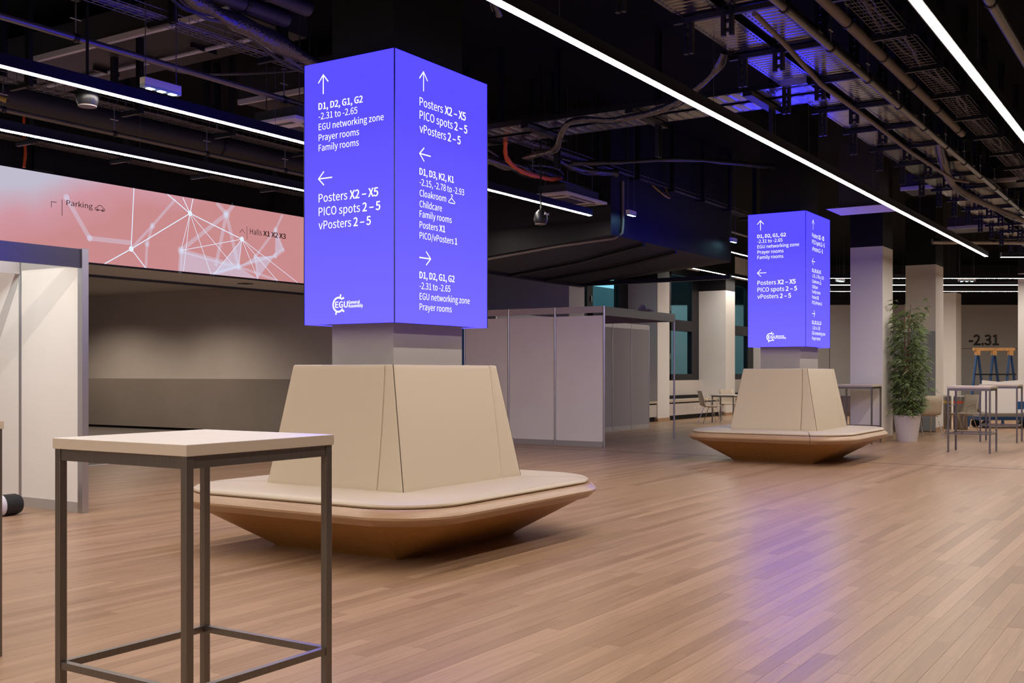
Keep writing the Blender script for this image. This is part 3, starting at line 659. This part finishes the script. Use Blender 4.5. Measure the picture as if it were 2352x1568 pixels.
# ------------------------------------------------------------------ linear lights
def linear(y_, x0, x1, label, z=3.587, w=0.056):
    t = thing('linear_light', ((x0 + x1) / 2, y_, z), label, 'light', 'suspended linear lights')
    h = (x1 - x0) / 2
    MB().box(-h, h, -w / 2 - 0.012, w / 2 + 0.012, 0.004, 0.095).build('housing', M['blackm'], t)
    n = max(1, int((x1 - x0) / 1.5)); d = MB()
    for k in range(n):
        a = -h + 2 * h * k / n; b = -h + 2 * h * (k + 1) / n
        d.add([(a, -w / 2, 0), (a, w / 2, 0), (b, w / 2, 0), (b, -w / 2, 0)], [(0, 1, 2, 3)])
    d.build('diffuser', M['strip'], t)
    for k in range(max(2, int((x1 - x0) / 2.4))):
        x_ = -h + 0.4 + (2 * h - 0.8) * k / (max(2, int((x1 - x0) / 2.4)) - 1)
        MB().tube([(x_, 0, 0.09), (x_, 0, ZC - z)], 0.0022, 4).build('suspension_wire', M['wire'], t)
    return t
linear(1.494, -7.5, 22.7, 'broad white linear light crossing the upper picture corner')
linear(3.63, -7.5, 22.66, 'long white linear light running over the open floor to the far columns')
linear(7.45, -7.5, 13.7, 'white linear light passing behind the near sign screen, upper of two')
linear(9.40, -7.5, 13.7, 'white linear light just above the pink banner, lower of two')
linear(12.3, 28.7, 37, 'short white linear light close to the window piers', z=4.29)
linear(9.85, 25.1, 34, 'short white linear light behind the far sign screen, past the black volume', z=4.29)
def linear_f(d, l0, l1, label):
    p = fw(d, (l0 + l1) / 2); t = linear(0, -(l1 - l0) / 2, (l1 - l0) / 2, label); t.location = (p[0], p[1], 3.587); t.rotation_euler = (0, 0, R(YAW - 90)); return t
linear_f(21.15, 9.5, 20, 'upper cross light of the far wing at the picture edge')
linear_f(25.92, 7.4, 24, 'cross light of the far wing, second row')
linear_f(27.9, 6.9, 24, 'cross light of the far wing, third row')
linear_f(30.1, 8.8, 24, 'cross light of the far wing, lowest row')

# ------------------------------------------------------------------ ceiling services
def strut(mb, x, y_, z0, z1, w=0.07):
    for s_ in (-1, 1): mb.box(x - 0.022, x + 0.022, y_ + s_ * w / 2 - 0.016, y_ + s_ * w / 2 + 0.016, z0, z1)
    z = z0 + 0.03
    while z < z1: mb.box(x - 0.012, x + 0.012, y_ - w / 2, y_ + w / 2, z, z + 0.03); z += 0.075
def tray(name, loc, length, width, label, axis='x', pair_gap=0.10, step=0.075):
    t = thing(name, loc, label, 'cable tray', 'cable trays under the ceiling'); w1 = (width - pair_gap) / 2
    for s_ in (-1, 1):
        c_ = s_ * (pair_gap / 2 + w1 / 2)
        pl = MB(); pl.box(0, length, c_ - w1 / 2, c_ + w1 / 2, 0.0, 0.003); pl.box(0, length, c_ - w1 / 2 - 0.002, c_ - w1 / 2, -0.002, 0.06); pl.box(0, length, c_ + w1 / 2, c_ + w1 / 2 + 0.002, -0.002, 0.06)
        pl.build('tray_plate', M['galv'], t)
        rb_ = MB(); x = 0.04; hl = MB()
        while x < length:
            rb_.add([(x, c_ - w1 * .36, 0), (x + step * .5, c_ - w1 * .36, 0), (x + step * .25, c_ - w1 * .36, -0.0035), (x, c_ + w1 * .36, 0), (x + step * .5, c_ + w1 * .36, 0), (x + step * .25, c_ + w1 * .36, -0.0035)], [(0, 2, 5, 3), (2, 1, 4, 5), (0, 1, 2), (3, 5, 4)])
            for q in (-.43, .43): hl.add([(x, c_ + w1 * q - 0.008, -0.0012), (x, c_ + w1 * q + 0.008, -0.0012), (x + step * .55, c_ + w1 * q + 0.008, -0.0012), (x + step * .55, c_ + w1 * q - 0.008, -0.0012)], [(0, 1, 2, 3)])
            x += step
        tag(rb_.build('ribs', M['galv'], t), kind='stuff'); tag(hl.build('slots', M['acdark'], t), kind='stuff')
    if axis == 'y': t.rotation_euler = (0, 0, R(90))
    return t
tm = tray('cable_tray', (2.0, 3.29, 4.30), 32.0, 0.84, 'wide double perforated cable tray running along the hall, shining blue')
for k in range(22):
    x_ = 9.62 - 2.0 + (k - 5) * 1.245
    cb = MB(); cb.box(x_ - 0.02, x_ + 0.02, -0.47, 0.47, -0.055, -0.012); cb.box(x_ + 0.02, x_ + 0.10, -0.45, 0.45, -0.02, -0.012); cb.build('cross_bar', M['blackm'], tm)
    st = MB(); strut(st, x_, 0.0, -0.22, ZC - 4.30); st.build('hanger_strut', M['blackm'], tm)
    st = MB(); strut(st, x_ + 0.05, 0.36, -0.30, ZC - 4.30, 0.05); st.build('hanger_strut', M['blackm'], tm)
ty = tray('cable_tray', (11.18, 3.4, 4.25), 5.6, 0.80, 'double cable tray crossing behind the long ceiling light', axis='y', step=0.13)
for k in range(4):
    cb = MB(); cb.box(0.55 + 1.35 * k, 0.65 + 1.35 * k, -0.46, 0.46, -0.06, -0.012); cb.build('cross_bar', M['blackm'], ty)
    st = MB(); strut(st, 0.6 + 1.35 * k, -0.30, -0.42, ZC - 4.25); st.build('hanger_strut', M['blackm'], ty)

def basket(loc, length, width, label, nl=5, step=0.10, drop=0.05, hang=1.25, hz=None, r=0.0032):
    t = thing('wire_basket', loc, label, 'cable basket', 'wire cable baskets'); w = MB()
    for i in range(nl): w.tube([(0, -width / 2 + width * i / (nl - 1), 0), (length, -width / 2 + width * i / (nl - 1), 0)], r, 4)
    for s_ in (-1, 1): w.tube([(0, s_ * width / 2, drop), (length, s_ * width / 2, drop)], r, 4)
    x = 0.0
    while x <= length:
        w.tube([(x, -width / 2, drop + 0.02), (x, -width / 2, 0), (x, width / 2, 0), (x, width / 2, drop + 0.02)], r, 4, cap=False); x += step
    tag(w.build('mesh_wires', M['wire'], t), kind='stuff')
    for j in range(4):
        cbm = MB(); pts = [(length * i / 30, (random.random() - 0.5) * width * 0.6, 0.012 + 0.008 * random.random()) for i in range(31)]
        cbm.tube(pts, 0.007 + 0.005 * random.random(), 5); cbm.build('cable', M['cable'] if j % 2 else M['greycable'], t)
    k = 0.6
    while k < length:
        h = MB(); h.box(k - 0.02, k + 0.02, -width / 2 - 0.05, width / 2 + 0.05, -0.045, -0.006); strut(h, k, -width / 2 - 0.03, -0.045, ZC - loc[2], 0.04); h.build('hanger', M['blackm'], t); k += hang
    return t
basket((2.0, 2.40, 4.40), 24, 0.26, 'wire cable basket beside the broad corner light')
basket((0.5, 7.40, 4.30), 24, 0.22, 'wire cable basket passing above the near sign screen')
basket((0.5, 9.38, 4.05), 13.5, 0.20, 'thin wire cable basket between the two lights over the banner')
basket((0.5, 11.2, 3.95), 13.0, 0.22, 'wire cable basket close above the banner light')

def pipe(pts, r, m, label, hang=2.4, first=0.7, clamp=True, name='ceiling_pipe', cat='pipe'):
    t = thing(name, pts[0], label, cat, 'pipes under the ceiling'); o = Vector(pts[0]); q = [Vector(p) - o for p in pts]
    MB().tube(q, r, 12).build('run', m, t, smooth=True)
    if clamp:
        a, b = q[0], q[-1]; L_ = (b - a).length; s_ = first
        while s_ < L_ - 0.1:
            p = a + (b - a) * (s_ / L_); zt = ZC - o.z
            MB().tube([p - (b - a).normalized() * 0.02, p + (b - a).normalized() * 0.02], r + 0.009, 12).build('clamp', M['blackm'], t)
            MB().tube([(p.x, p.y, p.z + r), (p.x, p.y, min(zt, p.z + 0.32))], 0.007, 6).build('threaded_rod', M['zinc'], t)
            hb = MB(); hb.box(p.x - 0.03, p.x + 0.03, p.y - 0.03, p.y + 0.03, p.z + 0.30, zt); hb.build('hanger_post', M['blackm'], t)
            MB().box(p.x - 0.05, p.x + 0.05, p.y - 0.01, p.y + 0.01, p.z + 0.15, p.z + 0.156).build('washer', M['zinc'], t)
            s_ += hang
    return t
pipe([(2.0, 7.71, 4.05), (24, 7.71, 4.05)], 0.028, M['darkpipe'], 'slim pipe crossing above the emergency light and behind the near sign', hang=2.35, first=1.15)
pipe([(2.0, 10.05, 3.95), (13.9, 10.05, 3.95)], 0.026, M['darkpipe'], 'slim pipe between the two lights above the banner', hang=1.3, first=0.45)
pipe([(2.0, 2.82, 4.22), (32, 2.82, 4.22)], 0.035, M['darkpipe'], 'grey pipe along the edge of the blue-lit cable tray', hang=1.245, first=1.4)
pipe([(2.0, 2.68, 4.42), (14.9, 2.68, 4.42)], 0.048, M['greypipe'], 'thick beige insulated pipe beside the cable tray', hang=1.245, first=1.4)
pipe([(2.0, 1.44, 4.25), (30, 1.44, 4.25)], 0.045, M['darkpipe'], 'brown pipe in the upper picture corner', hang=2.6, first=2.0)
pipe([(0.0, 7.05, 4.55), (7.2, 7.05, 4.55)], 0.075, M['duct'], 'dark insulated pipe above the near sign screen, lower of two', hang=3.0)
pipe([(0.0, 6.78, 4.60), (7.2, 6.78, 4.60)], 0.075, M['duct'], 'dark insulated pipe above the near sign screen, upper of two', hang=3.0)
pipe([(8.2, 3.00, 4.16), (9.0, 3.02, 4.12), (10.2, 3.08, 4.06), (12.0, 3.12, 4.10), (14.0, 3.12, 4.08), (16.6, 3.10, 4.12), (16.9, 2.95, 4.12)], 0.022, M['greypipe'], 'bent beige conduit slung under the cable tray', clamp=False)
pipe([(1, 10.7, 4.25), (13.9, 10.7, 4.25)], 0.16, M['duct'], 'fat dark round duct between the two lights', clamp=True, hang=4, name='round_duct', cat='duct')
pipe([(24, 4.9, 4.1), (26, 2.0, 4.1)], 0.06, M['galv'], 'short spiral duct near the far wing lights', clamp=False, name='round_duct', cat='duct')

def duct_box(loc, dims, label, slotted=True):
    t = thing('air_duct', loc, label, 'duct', 'rectangular air ducts'); x, y_, z = dims
    MB().box(-x / 2, x / 2, -y_ / 2, y_ / 2, 0, z).build('casing', M['duct'], t)
    MB().box(-x / 2 - 0.02, -x / 2 + 0.03, -y_ / 2, y_ / 2, -0.03, 0.03).build('flange', M['lite'], t)
    if slotted:
        MB().tube([(x * .16, -y_ / 2, -0.03), (x * .16, y_ / 2, -0.03)], 0.022, 8).build('under_pipe', M['lite'], t)
        k = -y_ / 2 + 0.3
        while k < y_ / 2: MB().box(-0.02, x * .3, k, k + 0.03, -0.05, 0).build('bracket', M['blackm'], t); k += 0.8
    MB().box(-x / 2 + .05, -x / 2 + 0.08, -0.02, 0.02, z, ZC - loc[2]).build('hanger', M['blackm'], t); MB().box(x / 2 - .08, x / 2 - 0.05, -0.02, 0.02, z, ZC - loc[2]).build('hanger', M['blackm'], t)
    return t
duct_box((7.75, 10.0, 4.78), (1.05, 4.4, 0.3), 'flat grey air duct crossing high above the banner light')
duct_box((10.0, 8.9, 4.7), (0.9, 2.5, 0.35), 'dark air duct behind the top of the near sign screen', False)
duct_box((19.5, 2.9, 4.45), (0.9, 3.0, 0.25), 'dark air duct behind the long light, shining violet', False)
duct_box((24.5, 2.9, 4.35), (1.0, 3.4, 0.22), 'dark air duct further along over the far columns', False)

def cassette(loc, label, lx=1.25, ly=0.72):
    t = thing('air_conditioner', loc, label, 'air conditioner', 'ceiling cassette air conditioners')
    MB().box(-lx / 2, lx / 2, -ly / 2, ly / 2, 0, 0.035).build('face_panel', M['acpl'], t, bevel=0.006)
    MB().box(-lx / 2 + .12, lx / 2 - .12, -ly / 2 + .08, ly / 2 - .08, 0.035, 0.16).build('casing', M['duct'], t)
    g = MB()
    for k in range(12): g.box(-lx * .22, lx * .22, -ly * .2 + ly * .4 * k / 12, -ly * .2 + ly * .4 * k / 12 + 0.012, -0.006, 0.0)
    g.build('intake_grille', M['acdark'], t)
    for s_ in (-1, 1):
        MB().box(-lx * .3, lx * .3, s_ * ly * .36 - .018, s_ * ly * .36 + .018, -0.004, 0.001).build('air_slot', M['acdark'], t)
        MB().box(s_ * lx * .38 - .025, s_ * lx * .38 + .025, -ly * .3, ly * .3, -0.004, 0.001).build('air_slot', M['acdark'], t)
    for sx in (-1, 1):
        for sy in (-1, 1): MB().tube([(sx * lx * .3, sy * ly * .3, .16), (sx * lx * .3, sy * ly * .3, ZC - loc[2])], 0.006, 5).build('rod', M['wire'], t)
    return t
cassette((8.29, 7.85, 3.82), 'white ceiling air conditioner half behind the near sign screen', 1.05, 0.76)
cassette((13.53, 7.70, 3.80), 'grey ceiling air conditioner in front of the black volume', 1.2, 0.60)
vh = thing('vent_hood', (16.9, 4.25, 3.80), 'grey perforated vent hood behind the far sign screen', 'vent')
MB().loft([[(-0.6, -0.25, 0), (0.2, -0.25, 0), (0.2, 0.6, 0), (-0.6, 0.6, 0)], [(-0.5, -0.2, 0.03), (0.1, -0.2, 0.03), (0.1, 0.5, 0.03), (-0.5, 0.5, 0.03)]], capb=True, capt=True).build('grille_plate', M['acpl'], vh)
MB().loft([[(0.2, -0.25, 0), (0.2, 0.6, 0), (0.55, 0.4, 0.22), (0.55, -0.1, 0.22)], [(0.2, -0.25, .03), (0.2, 0.6, .03), (0.55, 0.4, 0.25), (0.55, -0.1, 0.25)]], capb=True, capt=True).build('deflector', M['acpl'], vh)
MB().box(-0.45, 0.1, -0.15, 0.45, 0.03, 1.0).build('casing', M['duct'], vh)
MB().box(-0.2, -0.15, 0.1, 0.15, 1.0, ZC - 3.80).build('rod', M['blackm'], vh)

def emergency(loc, label, L_=0.30, rz=0.0, power=3.0):
    t = thing('emergency_light', loc, label, 'light', 'small emergency lights', rz=rz)
    MB().box(-L_ / 2, L_ / 2, -0.03, 0.03, 0.012, 0.062).build('body', M['lite'], t, bevel=0.004)
    MB().box(-L_ / 2, L_ / 2, -0.028, 0.028, -0.012, 0.012).build('cover', M['emclear'], t)
    for k in range(3): MB().box(-L_ * .36 + L_ * .3 * k, -L_ * .36 + L_ * .3 * k + 0.05, -0.02, 0.02, -0.015, -0.012).build('lens', M['emlens'], t)
    for s_ in (-1, 1): MB().tube([(s_ * L_ * .42, 0, 0.075), (s_ * L_ * .42, 0, ZC - loc[2])], 0.004, 5).build('rod', M['wire'], t)
    return t
emergency((5.46, 6.63, 3.47), 'emergency light hanging on two rods in front of the banner lights', 0.34)
emergency((14.5, 7.2, 3.68), 'emergency light lighting the corner of the black volume', 0.24)
emergency((18.6, 7.2, 3.70), 'emergency light at the far end of the black volume', 0.24)
pE = fw(26.2, 7.9); emergency((pE[0], pE[1], 3.55), 'small emergency light beside the lavender column', 0.30, R(-20))
pE = fw(26.8, 11.2); emergency((pE[0], pE[1], 3.60), 'emergency light between the cross lights of the far wing', 0.42, R(YAW - 90))

def dome(loc, label):
    t = thing('ceiling_speaker', loc, label, 'speaker', 'round hanging speakers')
    MB().lathe([(0.03, 0.16), (0.075, 0.12), (0.09, 0.05), (0.085, 0.01), (0.07, -0.02)][::-1], 20).build('housing', M['blackm'], t, smooth=True)
    MB().lathe([(0.072, -0.026), (0.074, -0.018)], 20).build('bottom_ring', M['greypipe'], t)
    MB().box(-0.05, 0.05, -0.095, -0.085, 0.09, 0.115).build('bracket', M['lite'], t)
    MB().tube([(0, 0, 0.15), (0, 0, ZC - loc[2])], 0.012, 6).build('rod', M['blackm'], t)
dome((5.55, 7.63, 3.52), 'round black speaker hanging under the upper banner light')
dome((12.0, 7.25, 3.28), 'round black speaker hanging before the black volume')

def bundle(pts, r, m, label, n=9, name='cable_bundle', sub=8, wob=0.25, extra=0):
    t = thing(name, pts[0], label, 'cable', 'cables slung under the ceiling'); o = Vector(pts[0]); P = [Vector(p) - o for p in pts]; Q = []
    for i in range(len(P) - 1):
        a, b, c_, d = P[max(i - 1, 0)], P[i], P[i + 1], P[min(i + 2, len(P) - 1)]
        for k in range(sub):
            u = k / sub; Q.append(0.5 * ((2 * b) + (c_ - a) * u + (2 * a - 5 * b + 4 * c_ - d) * u * u + (3 * b - a - 3 * c_ + d) * u ** 3))
    Q.append(P[-1]); ph = random.random() * 9
    MB().tube(Q, (lambda f: r * (1 + wob * math.sin(f * 41 + ph) * math.sin(f * 17))), n).build('run', m, t, smooth=True)
    for e in range(extra):
        dx = Vector(((random.random() - .5), (random.random() - .5), (random.random() - .5))) * r * 2.6
        MB().tube([q + dx * (0.7 + 0.5 * math.sin(i * .5 + e)) for i, q in enumerate(Q)], r * 0.22, 5).build('strand', M['cable'] if e % 2 else M['greycable'], t, smooth=True)
    return t
bundle([(5.2, 6.75, 5.0), (5.6, 6.95, 4.62), (6.2, 7.1, 4.45), (7.0, 7.1, 4.35), (8.2, 7.15, 4.2), (9.5, 7.25, 4.12)], 0.075, M['foil'], 'thick foil-wrapped cable bundle sagging towards the near sign screen', wob=0.35, extra=2)
bundle([(9.3, 7.8, 4.12), (10.5, 7.8, 4.10), (11.3, 7.78, 4.08), (12.4, 7.78, 4.10), (13.4, 7.78, 4.12)], 0.075, M['foil'], 'foil-wrapped cable bundle lying on the slim pipe past the near sign', wob=0.3, extra=2)
bundle([(9.45, 3.75, 4.28), (9.6, 3.95, 4.12), (9.9, 4.5, 3.98), (10.2, 5.2, 4.0), (10.4, 5.9, 4.10), (10.9, 6.4, 3.95), (11.3, 6.9, 4.0), (11.8, 7.4, 4.1)], 0.032, M['foil'], 'foil-wrapped cable hanging from the blue-lit tray across to the wire basket', wob=0.3, extra=2)
bundle([(6.2, 3.9, 4.45), (6.7, 4.5, 4.30), (7.6, 5.0, 4.35)], 0.03, M['foil'], 'short foil-wrapped cable behind the long light', wob=0.3, extra=1)
bundle([(12.9, 7.3, 4.2), (13.6, 6.9, 4.28), (14.4, 6.4, 4.4), (15.4, 5.9, 4.45), (16.2, 5.62, 4.5)], 0.03, M['cable'], 'black cables leading to the far column', extra=3)
bundle([(12.4, 7.45, 4.28), (13.2, 7.4, 4.18), (14.0, 7.2, 4.22)], 0.05, M['cable'], 'black cable tangle in front of the black volume', extra=5, wob=0.5)
bundle([(14.6, 2.9, 4.3), (16.5, 3.15, 4.15), (18.0, 3.2, 4.12), (20, 3.0, 4.1), (22, 2.9, 4.15), (25, 2.85, 4.2)], 0.05, M['greypipe'], 'beige cable bundle hanging under the far end of the tray', wob=0.2, extra=2)
bundle([(8.865, 13.55, 5.3), (8.865, 13.55, 4.6), (8.88, 13.54, 4.35), (8.86, 13.54, 4.13)], 0.02, M['orange'], 'orange cable hanging down behind the banner screen', wob=0.1, extra=0)
bundle([(4.6, 10.0, 4.12), (5.2, 9.9, 4.05), (5.8, 9.75, 4.0), (6.1, 9.6, 3.93)], 0.025, M['yellow'], 'loose yellow cables between the banner lights', extra=2)
bundle([(7.2, 9.2, 4.55), (7.7, 8.9, 4.45), (8.3, 8.2, 4.5), (8.5, 7.8, 4.55)], 0.012, M['greycable'], 'grey cables drooping under the flat air duct', extra=3)
bundle([(11.5, 7.46, 4.31), (11.7, 7.58, 4.1), (12.1, 7.6, 3.99), (12.8, 7.62, 4.0), (13.3, 7.71, 4.08)], 0.03, M['orange'], 'orange cable run behind the wire basket', extra=1)
bundle([(9.0, 11.1, 3.98), (9.6, 10.8, 3.93), (10.5, 10.5, 3.85), (11.5, 10.3, 3.82), (12.6, 11.1, 3.97)], 0.02, M['greycable'], 'loose grey cables above the banner next to the near sign', extra=5, wob=0.4)
bundle([(15.6, 7.4, 4.31), (15.7, 7.25, 4.16), (15.9, 7.22, 4.12), (16.05, 7.36, 4.31)], 0.012, M['yellow'], 'yellow cable loop by the far sign screen', extra=1)
# ------------------------------------------------------------------ plant
pl = thing('bamboo_plant', (22.1, 4.98, 0), 'tall green bamboo plant in a white tapered pot', 'plant')
MB().lathe([(0.185, 0.0), (0.19, 0.02), (0.255, 0.50), (0.26, 0.515), (0.24, 0.515), (0.235, 0.47)], 28).build('pot', M['pot'], pl, smooth=True)
MB().lathe([(0.23, 0.46), (0.23, 0.48)], 20).build('soil', M['soil'], pl)
prng = random.Random(11); lv = MB()
def leaf(p, d, L_, w):
    d = d.normalized(); s_ = d.cross(Vector((0, 0, 1)));
    if s_.length < .1: s_ = Vector((1, 0, 0))
    s_ = s_.normalized(); a = p + d * L_ * .35 + s_ * w; b = p + d * L_ * .35 - s_ * w; c_ = p + d * L_ + Vector((0, 0, -L_ * .28)); mid = p + d * L_ * .4 + Vector((0, 0, 0.012))
    lv.add([Vector((q_.x, min(q_.y, 0.33), q_.z)) for q_ in (p, a, c_, b, mid)], [(0, 1, 4), (1, 2, 4), (2, 3, 4), (3, 0, 4)])
for k in range(9):
    a = prng.uniform(0, 6.28); r = prng.uniform(0.02, 0.15); bx, by = r * math.cos(a), r * math.sin(a); ht = prng.uniform(2.25, 2.72) if k < 6 else prng.uniform(1.6, 2.1)
    lean = Vector((prng.uniform(-.12, .2), prng.uniform(-.12, .12), 0))
    pts = [Vector((bx, by, .47)) + lean * (i / 8) ** 1.4 + Vector((0, 0, (ht - .47) * i / 8)) for i in range(9)]
    MB().tube(pts, lambda f: 0.017 - 0.010 * f, 6).build('stem', M['stem'], pl, smooth=True)
    n_cl = 58
    for j in range(n_cl):
        f = 0.04 + 0.96 * j / n_cl; q = pts[min(7, int(f * 8))].lerp(pts[min(8, int(f * 8) + 1)], f * 8 - int(f * 8))
        th = prng.uniform(0, 6.28); out = Vector((math.cos(th), math.sin(th), prng.uniform(-.1, .5))); reach = prng.uniform(0.05, 0.27) * (1 if prng.random() < .92 else 1.6)
        tip = q + out * reach
        for m_ in range(prng.randint(4, 7)):
            t2_ = th + prng.uniform(-1.3, 1.3); leaf(tip, Vector((math.cos(t2_), math.sin(t2_), prng.uniform(-.35, .5))), prng.uniform(.13, .23), prng.uniform(.010, .015))
tag(lv.build('foliage', M['leaf'], pl), kind='stuff')

# ------------------------------------------------------------------ chairs and cafe tables
def make_chair(loc, rz, label):
    t = thing('shell_chair', (loc[0], loc[1], 0), label, 'chair', 'beige shell chairs', rz=rz)
    prof = [(0.24, 0.455), (0.20, 0.445), (0.05, 0.435), (-0.12, 0.435), (-0.18, 0.445), (-0.215, 0.48), (-0.235, 0.55), (-0.27, 0.70), (-0.305, 0.86)]
    loops = []
    for i, (y_, z) in enumerate(prof):
        w = (0.225, 0.23, 0.235, 0.23, 0.22, 0.215, 0.215, 0.21, 0.20)[i]; n = 6
        loops.append([(-w + 2 * w * k / n, y_ + (0.012 * (abs(k - 3) / 3) ** 2 if z > .5 else 0), z + (0.012 * (abs(k - 3) / 3) ** 2 if z < .5 else 0)) for k in range(n + 1)])
    s_ = MB(); s_.loft(loops, close=False); o = s_.build('shell', M['shell'], t, smooth=True)
    so = o.modifiers.new('thick', 'SOLIDIFY'); so.thickness = 0.012
    for sx in (-1, 1):
        MB().tube([(sx * .15, 0.13, .43), (sx * .20, 0.14, .42), (sx * .23, 0.24, 0.0)], 0.010, 8).build('leg', M['chrome'], t, smooth=True)
        MB().tube([(sx * .15, -0.10, .43), (sx * .20, -0.10, .42), (sx * .23, -0.26, 0.0)], 0.010, 8).build('leg', M['chrome'], t, smooth=True)
        MB().tube([(sx * .155, 0.13, .428), (sx * .155, -0.10, .428)], 0.009, 6).build('seat_rail', M['chrome'], t)
        MB().tube([(sx * .22, 0.10, .43), (sx * .265, 0.12, .60), (sx * .265, -0.10, .66), (sx * .22, -0.20, .52)], 0.008, 6).build('arm_wire', M['chrome'], t, smooth=True)
    return t
ch = make_chair((27.25, 11.2), R(-140), 'beige shell chair in profile at the small cafe table by the windows')
def chair(loc, rz, label):
    c_ = copy_tree(ch); c_.location = (*loc, 0); c_.rotation_euler = (0, 0, rz); tag(c_, label)
chair((29.2, 11.45), R(123), 'beige shell chair behind the small cafe table by the windows')
chair((24.15, 5.05), R(-48), 'beige shell chair seen from behind between plant and bar table')
chair((25.3, 4.55), R(55), 'beige shell chair turned sideways beside the steel bins')
chair((23.3, 6.3), R(-100), 'beige shell chair hidden behind the bamboo plant')
def cafe(loc, label):
    t = thing('cafe_table', (*loc, 0), label, 'table', 'low cafe tables'); h = 0.35
    MB().box(-h, h, -h, h, .715, .745).build('table_top', M['laminate'], t, bevel=.003)
    MB().box(-h + .03, h - .03, -h + .03, h - .03, .68, .714).build('apron', M['steel'], t)
    for sx in (-1, 1):
        for sy in (-1, 1): MB().tube([(sx * .30, sy * .30, .70), (sx * .30, sy * .30, 0)], .02, 8).build('leg', M['steel'], t)
cafe((28.2, 11.1), 'small square cafe table by the windows'); cafe((25.3, 5.75), 'small square cafe table behind the bamboo plant')

# ------------------------------------------------------------------ bins, trolley, boards, trestle
def bin_(loc, label, band):
    t = thing('waste_bin', (*loc, 0), label, 'bin', 'steel waste bins')
    MB().lathe([(0.155, 0.0), (0.16, 0.015), (0.16, 0.72), (0.155, 0.78), (0.13, 0.80)], 24).build('body', M['steel'], t, smooth=True)
    MB().lathe([(0.1615, 0.62), (0.1615, 0.67)], 24).build('band', band, t)
    MB().lathe([(0.11, 0.80), (0.10, 0.805)], 20).build('opening', M['rubber'], t)
bin_((27.42, 4.96), 'round steel waste bin with a red band', M['red']); bin_((27.55, 5.35), 'round steel waste bin with a yellow band, behind the red banded one', M['yellow'])
def rot(p): return fw(*p)
tr = thing('platform_trolley', (*fw(26.6, 12.05), 0), 'low blue platform trolley with a grey deck', 'trolley', rz=R(YAW - 90))
MB().box(-0.75, 0.75, -0.35, 0.35, 0.28, 0.36).build('deck', M['taupe'], tr); MB().box(-0.78, 0.78, -0.38, 0.38, 0.20, 0.28).build('frame', M['bluem'], tr)
for sx in (-1, 1):
    for sy in (-1, 1): MB().tube([(sx * .6, sy * .3 - .03, .10), (sx * .6, sy * .3 + .03, .10)], .10, 16).build('wheel', M['rubber'], tr); MB().box(sx * .6 - .03, sx * .6 + .03, sy * .3 - .035, sy * .3 + .035, .12, .20).build('fork', M['bluem'], tr)
for k, (l_, w_, h_, a, lb_) in enumerate(((11.75, .62, 1.12, 9, 'pale board leaning on the trolley, beside the steel bins'), (12.35, .60, 1.14, -7, 'pale board leaning on the trolley under the trestle'))):
    q = MB().box(-w_ / 2, w_ / 2, -0.012, 0.012, 0, h_ - .36 + .02).build('leaning_board', M['panel']); q.location = (*fw(26.55, l_), 0.36); q.rotation_euler = (R(-8), R(a * .6), R(YAW - 90)); tag(q, lb_, 'board', 'boards on the trolley')
bb = MB().box(-.22, .22, -.2, .2, 0, .28).build('storage_crate', M['bluebox'], bevel=.01); bb.location = (*fw(26.75, 12.55), 0.362); bb.rotation_euler = (0, 0, R(YAW - 90)); tag(bb, 'blue plastic crate on the trolley', 'crate')
ts = thing('trestle_rack', (*fw(27.6, 12.22), 0), 'blue three-legged trestle rack with an orange top beam', 'trestle', rz=R(YAW - 90))
MB().box(-.52, .52, -.05, .05, 1.90, 1.97).build('top_beam', M['orangew'], ts, bevel=.004)
for x_ in (-.42, 0, .42):
    MB().box(x_ - .05, x_ + .05, -.06, .06, 1.78, 1.90).build('bracket', M['orangew'], ts)
    MB().bar((x_ - .03, -.02, 1.80), (x_ - .36, -.32, 0), .045, .05).build('leg', M['bluem'], ts); MB().bar((x_ + .03, .02, 1.80), (x_ + .38, .32, 0), .045, .05).build('leg', M['bluem'], ts)
MB().bar((-.55, -.13, 1.30), (.50, -.13, 1.30), .03, .035).build('cross_bar', M['blackm'], ts)
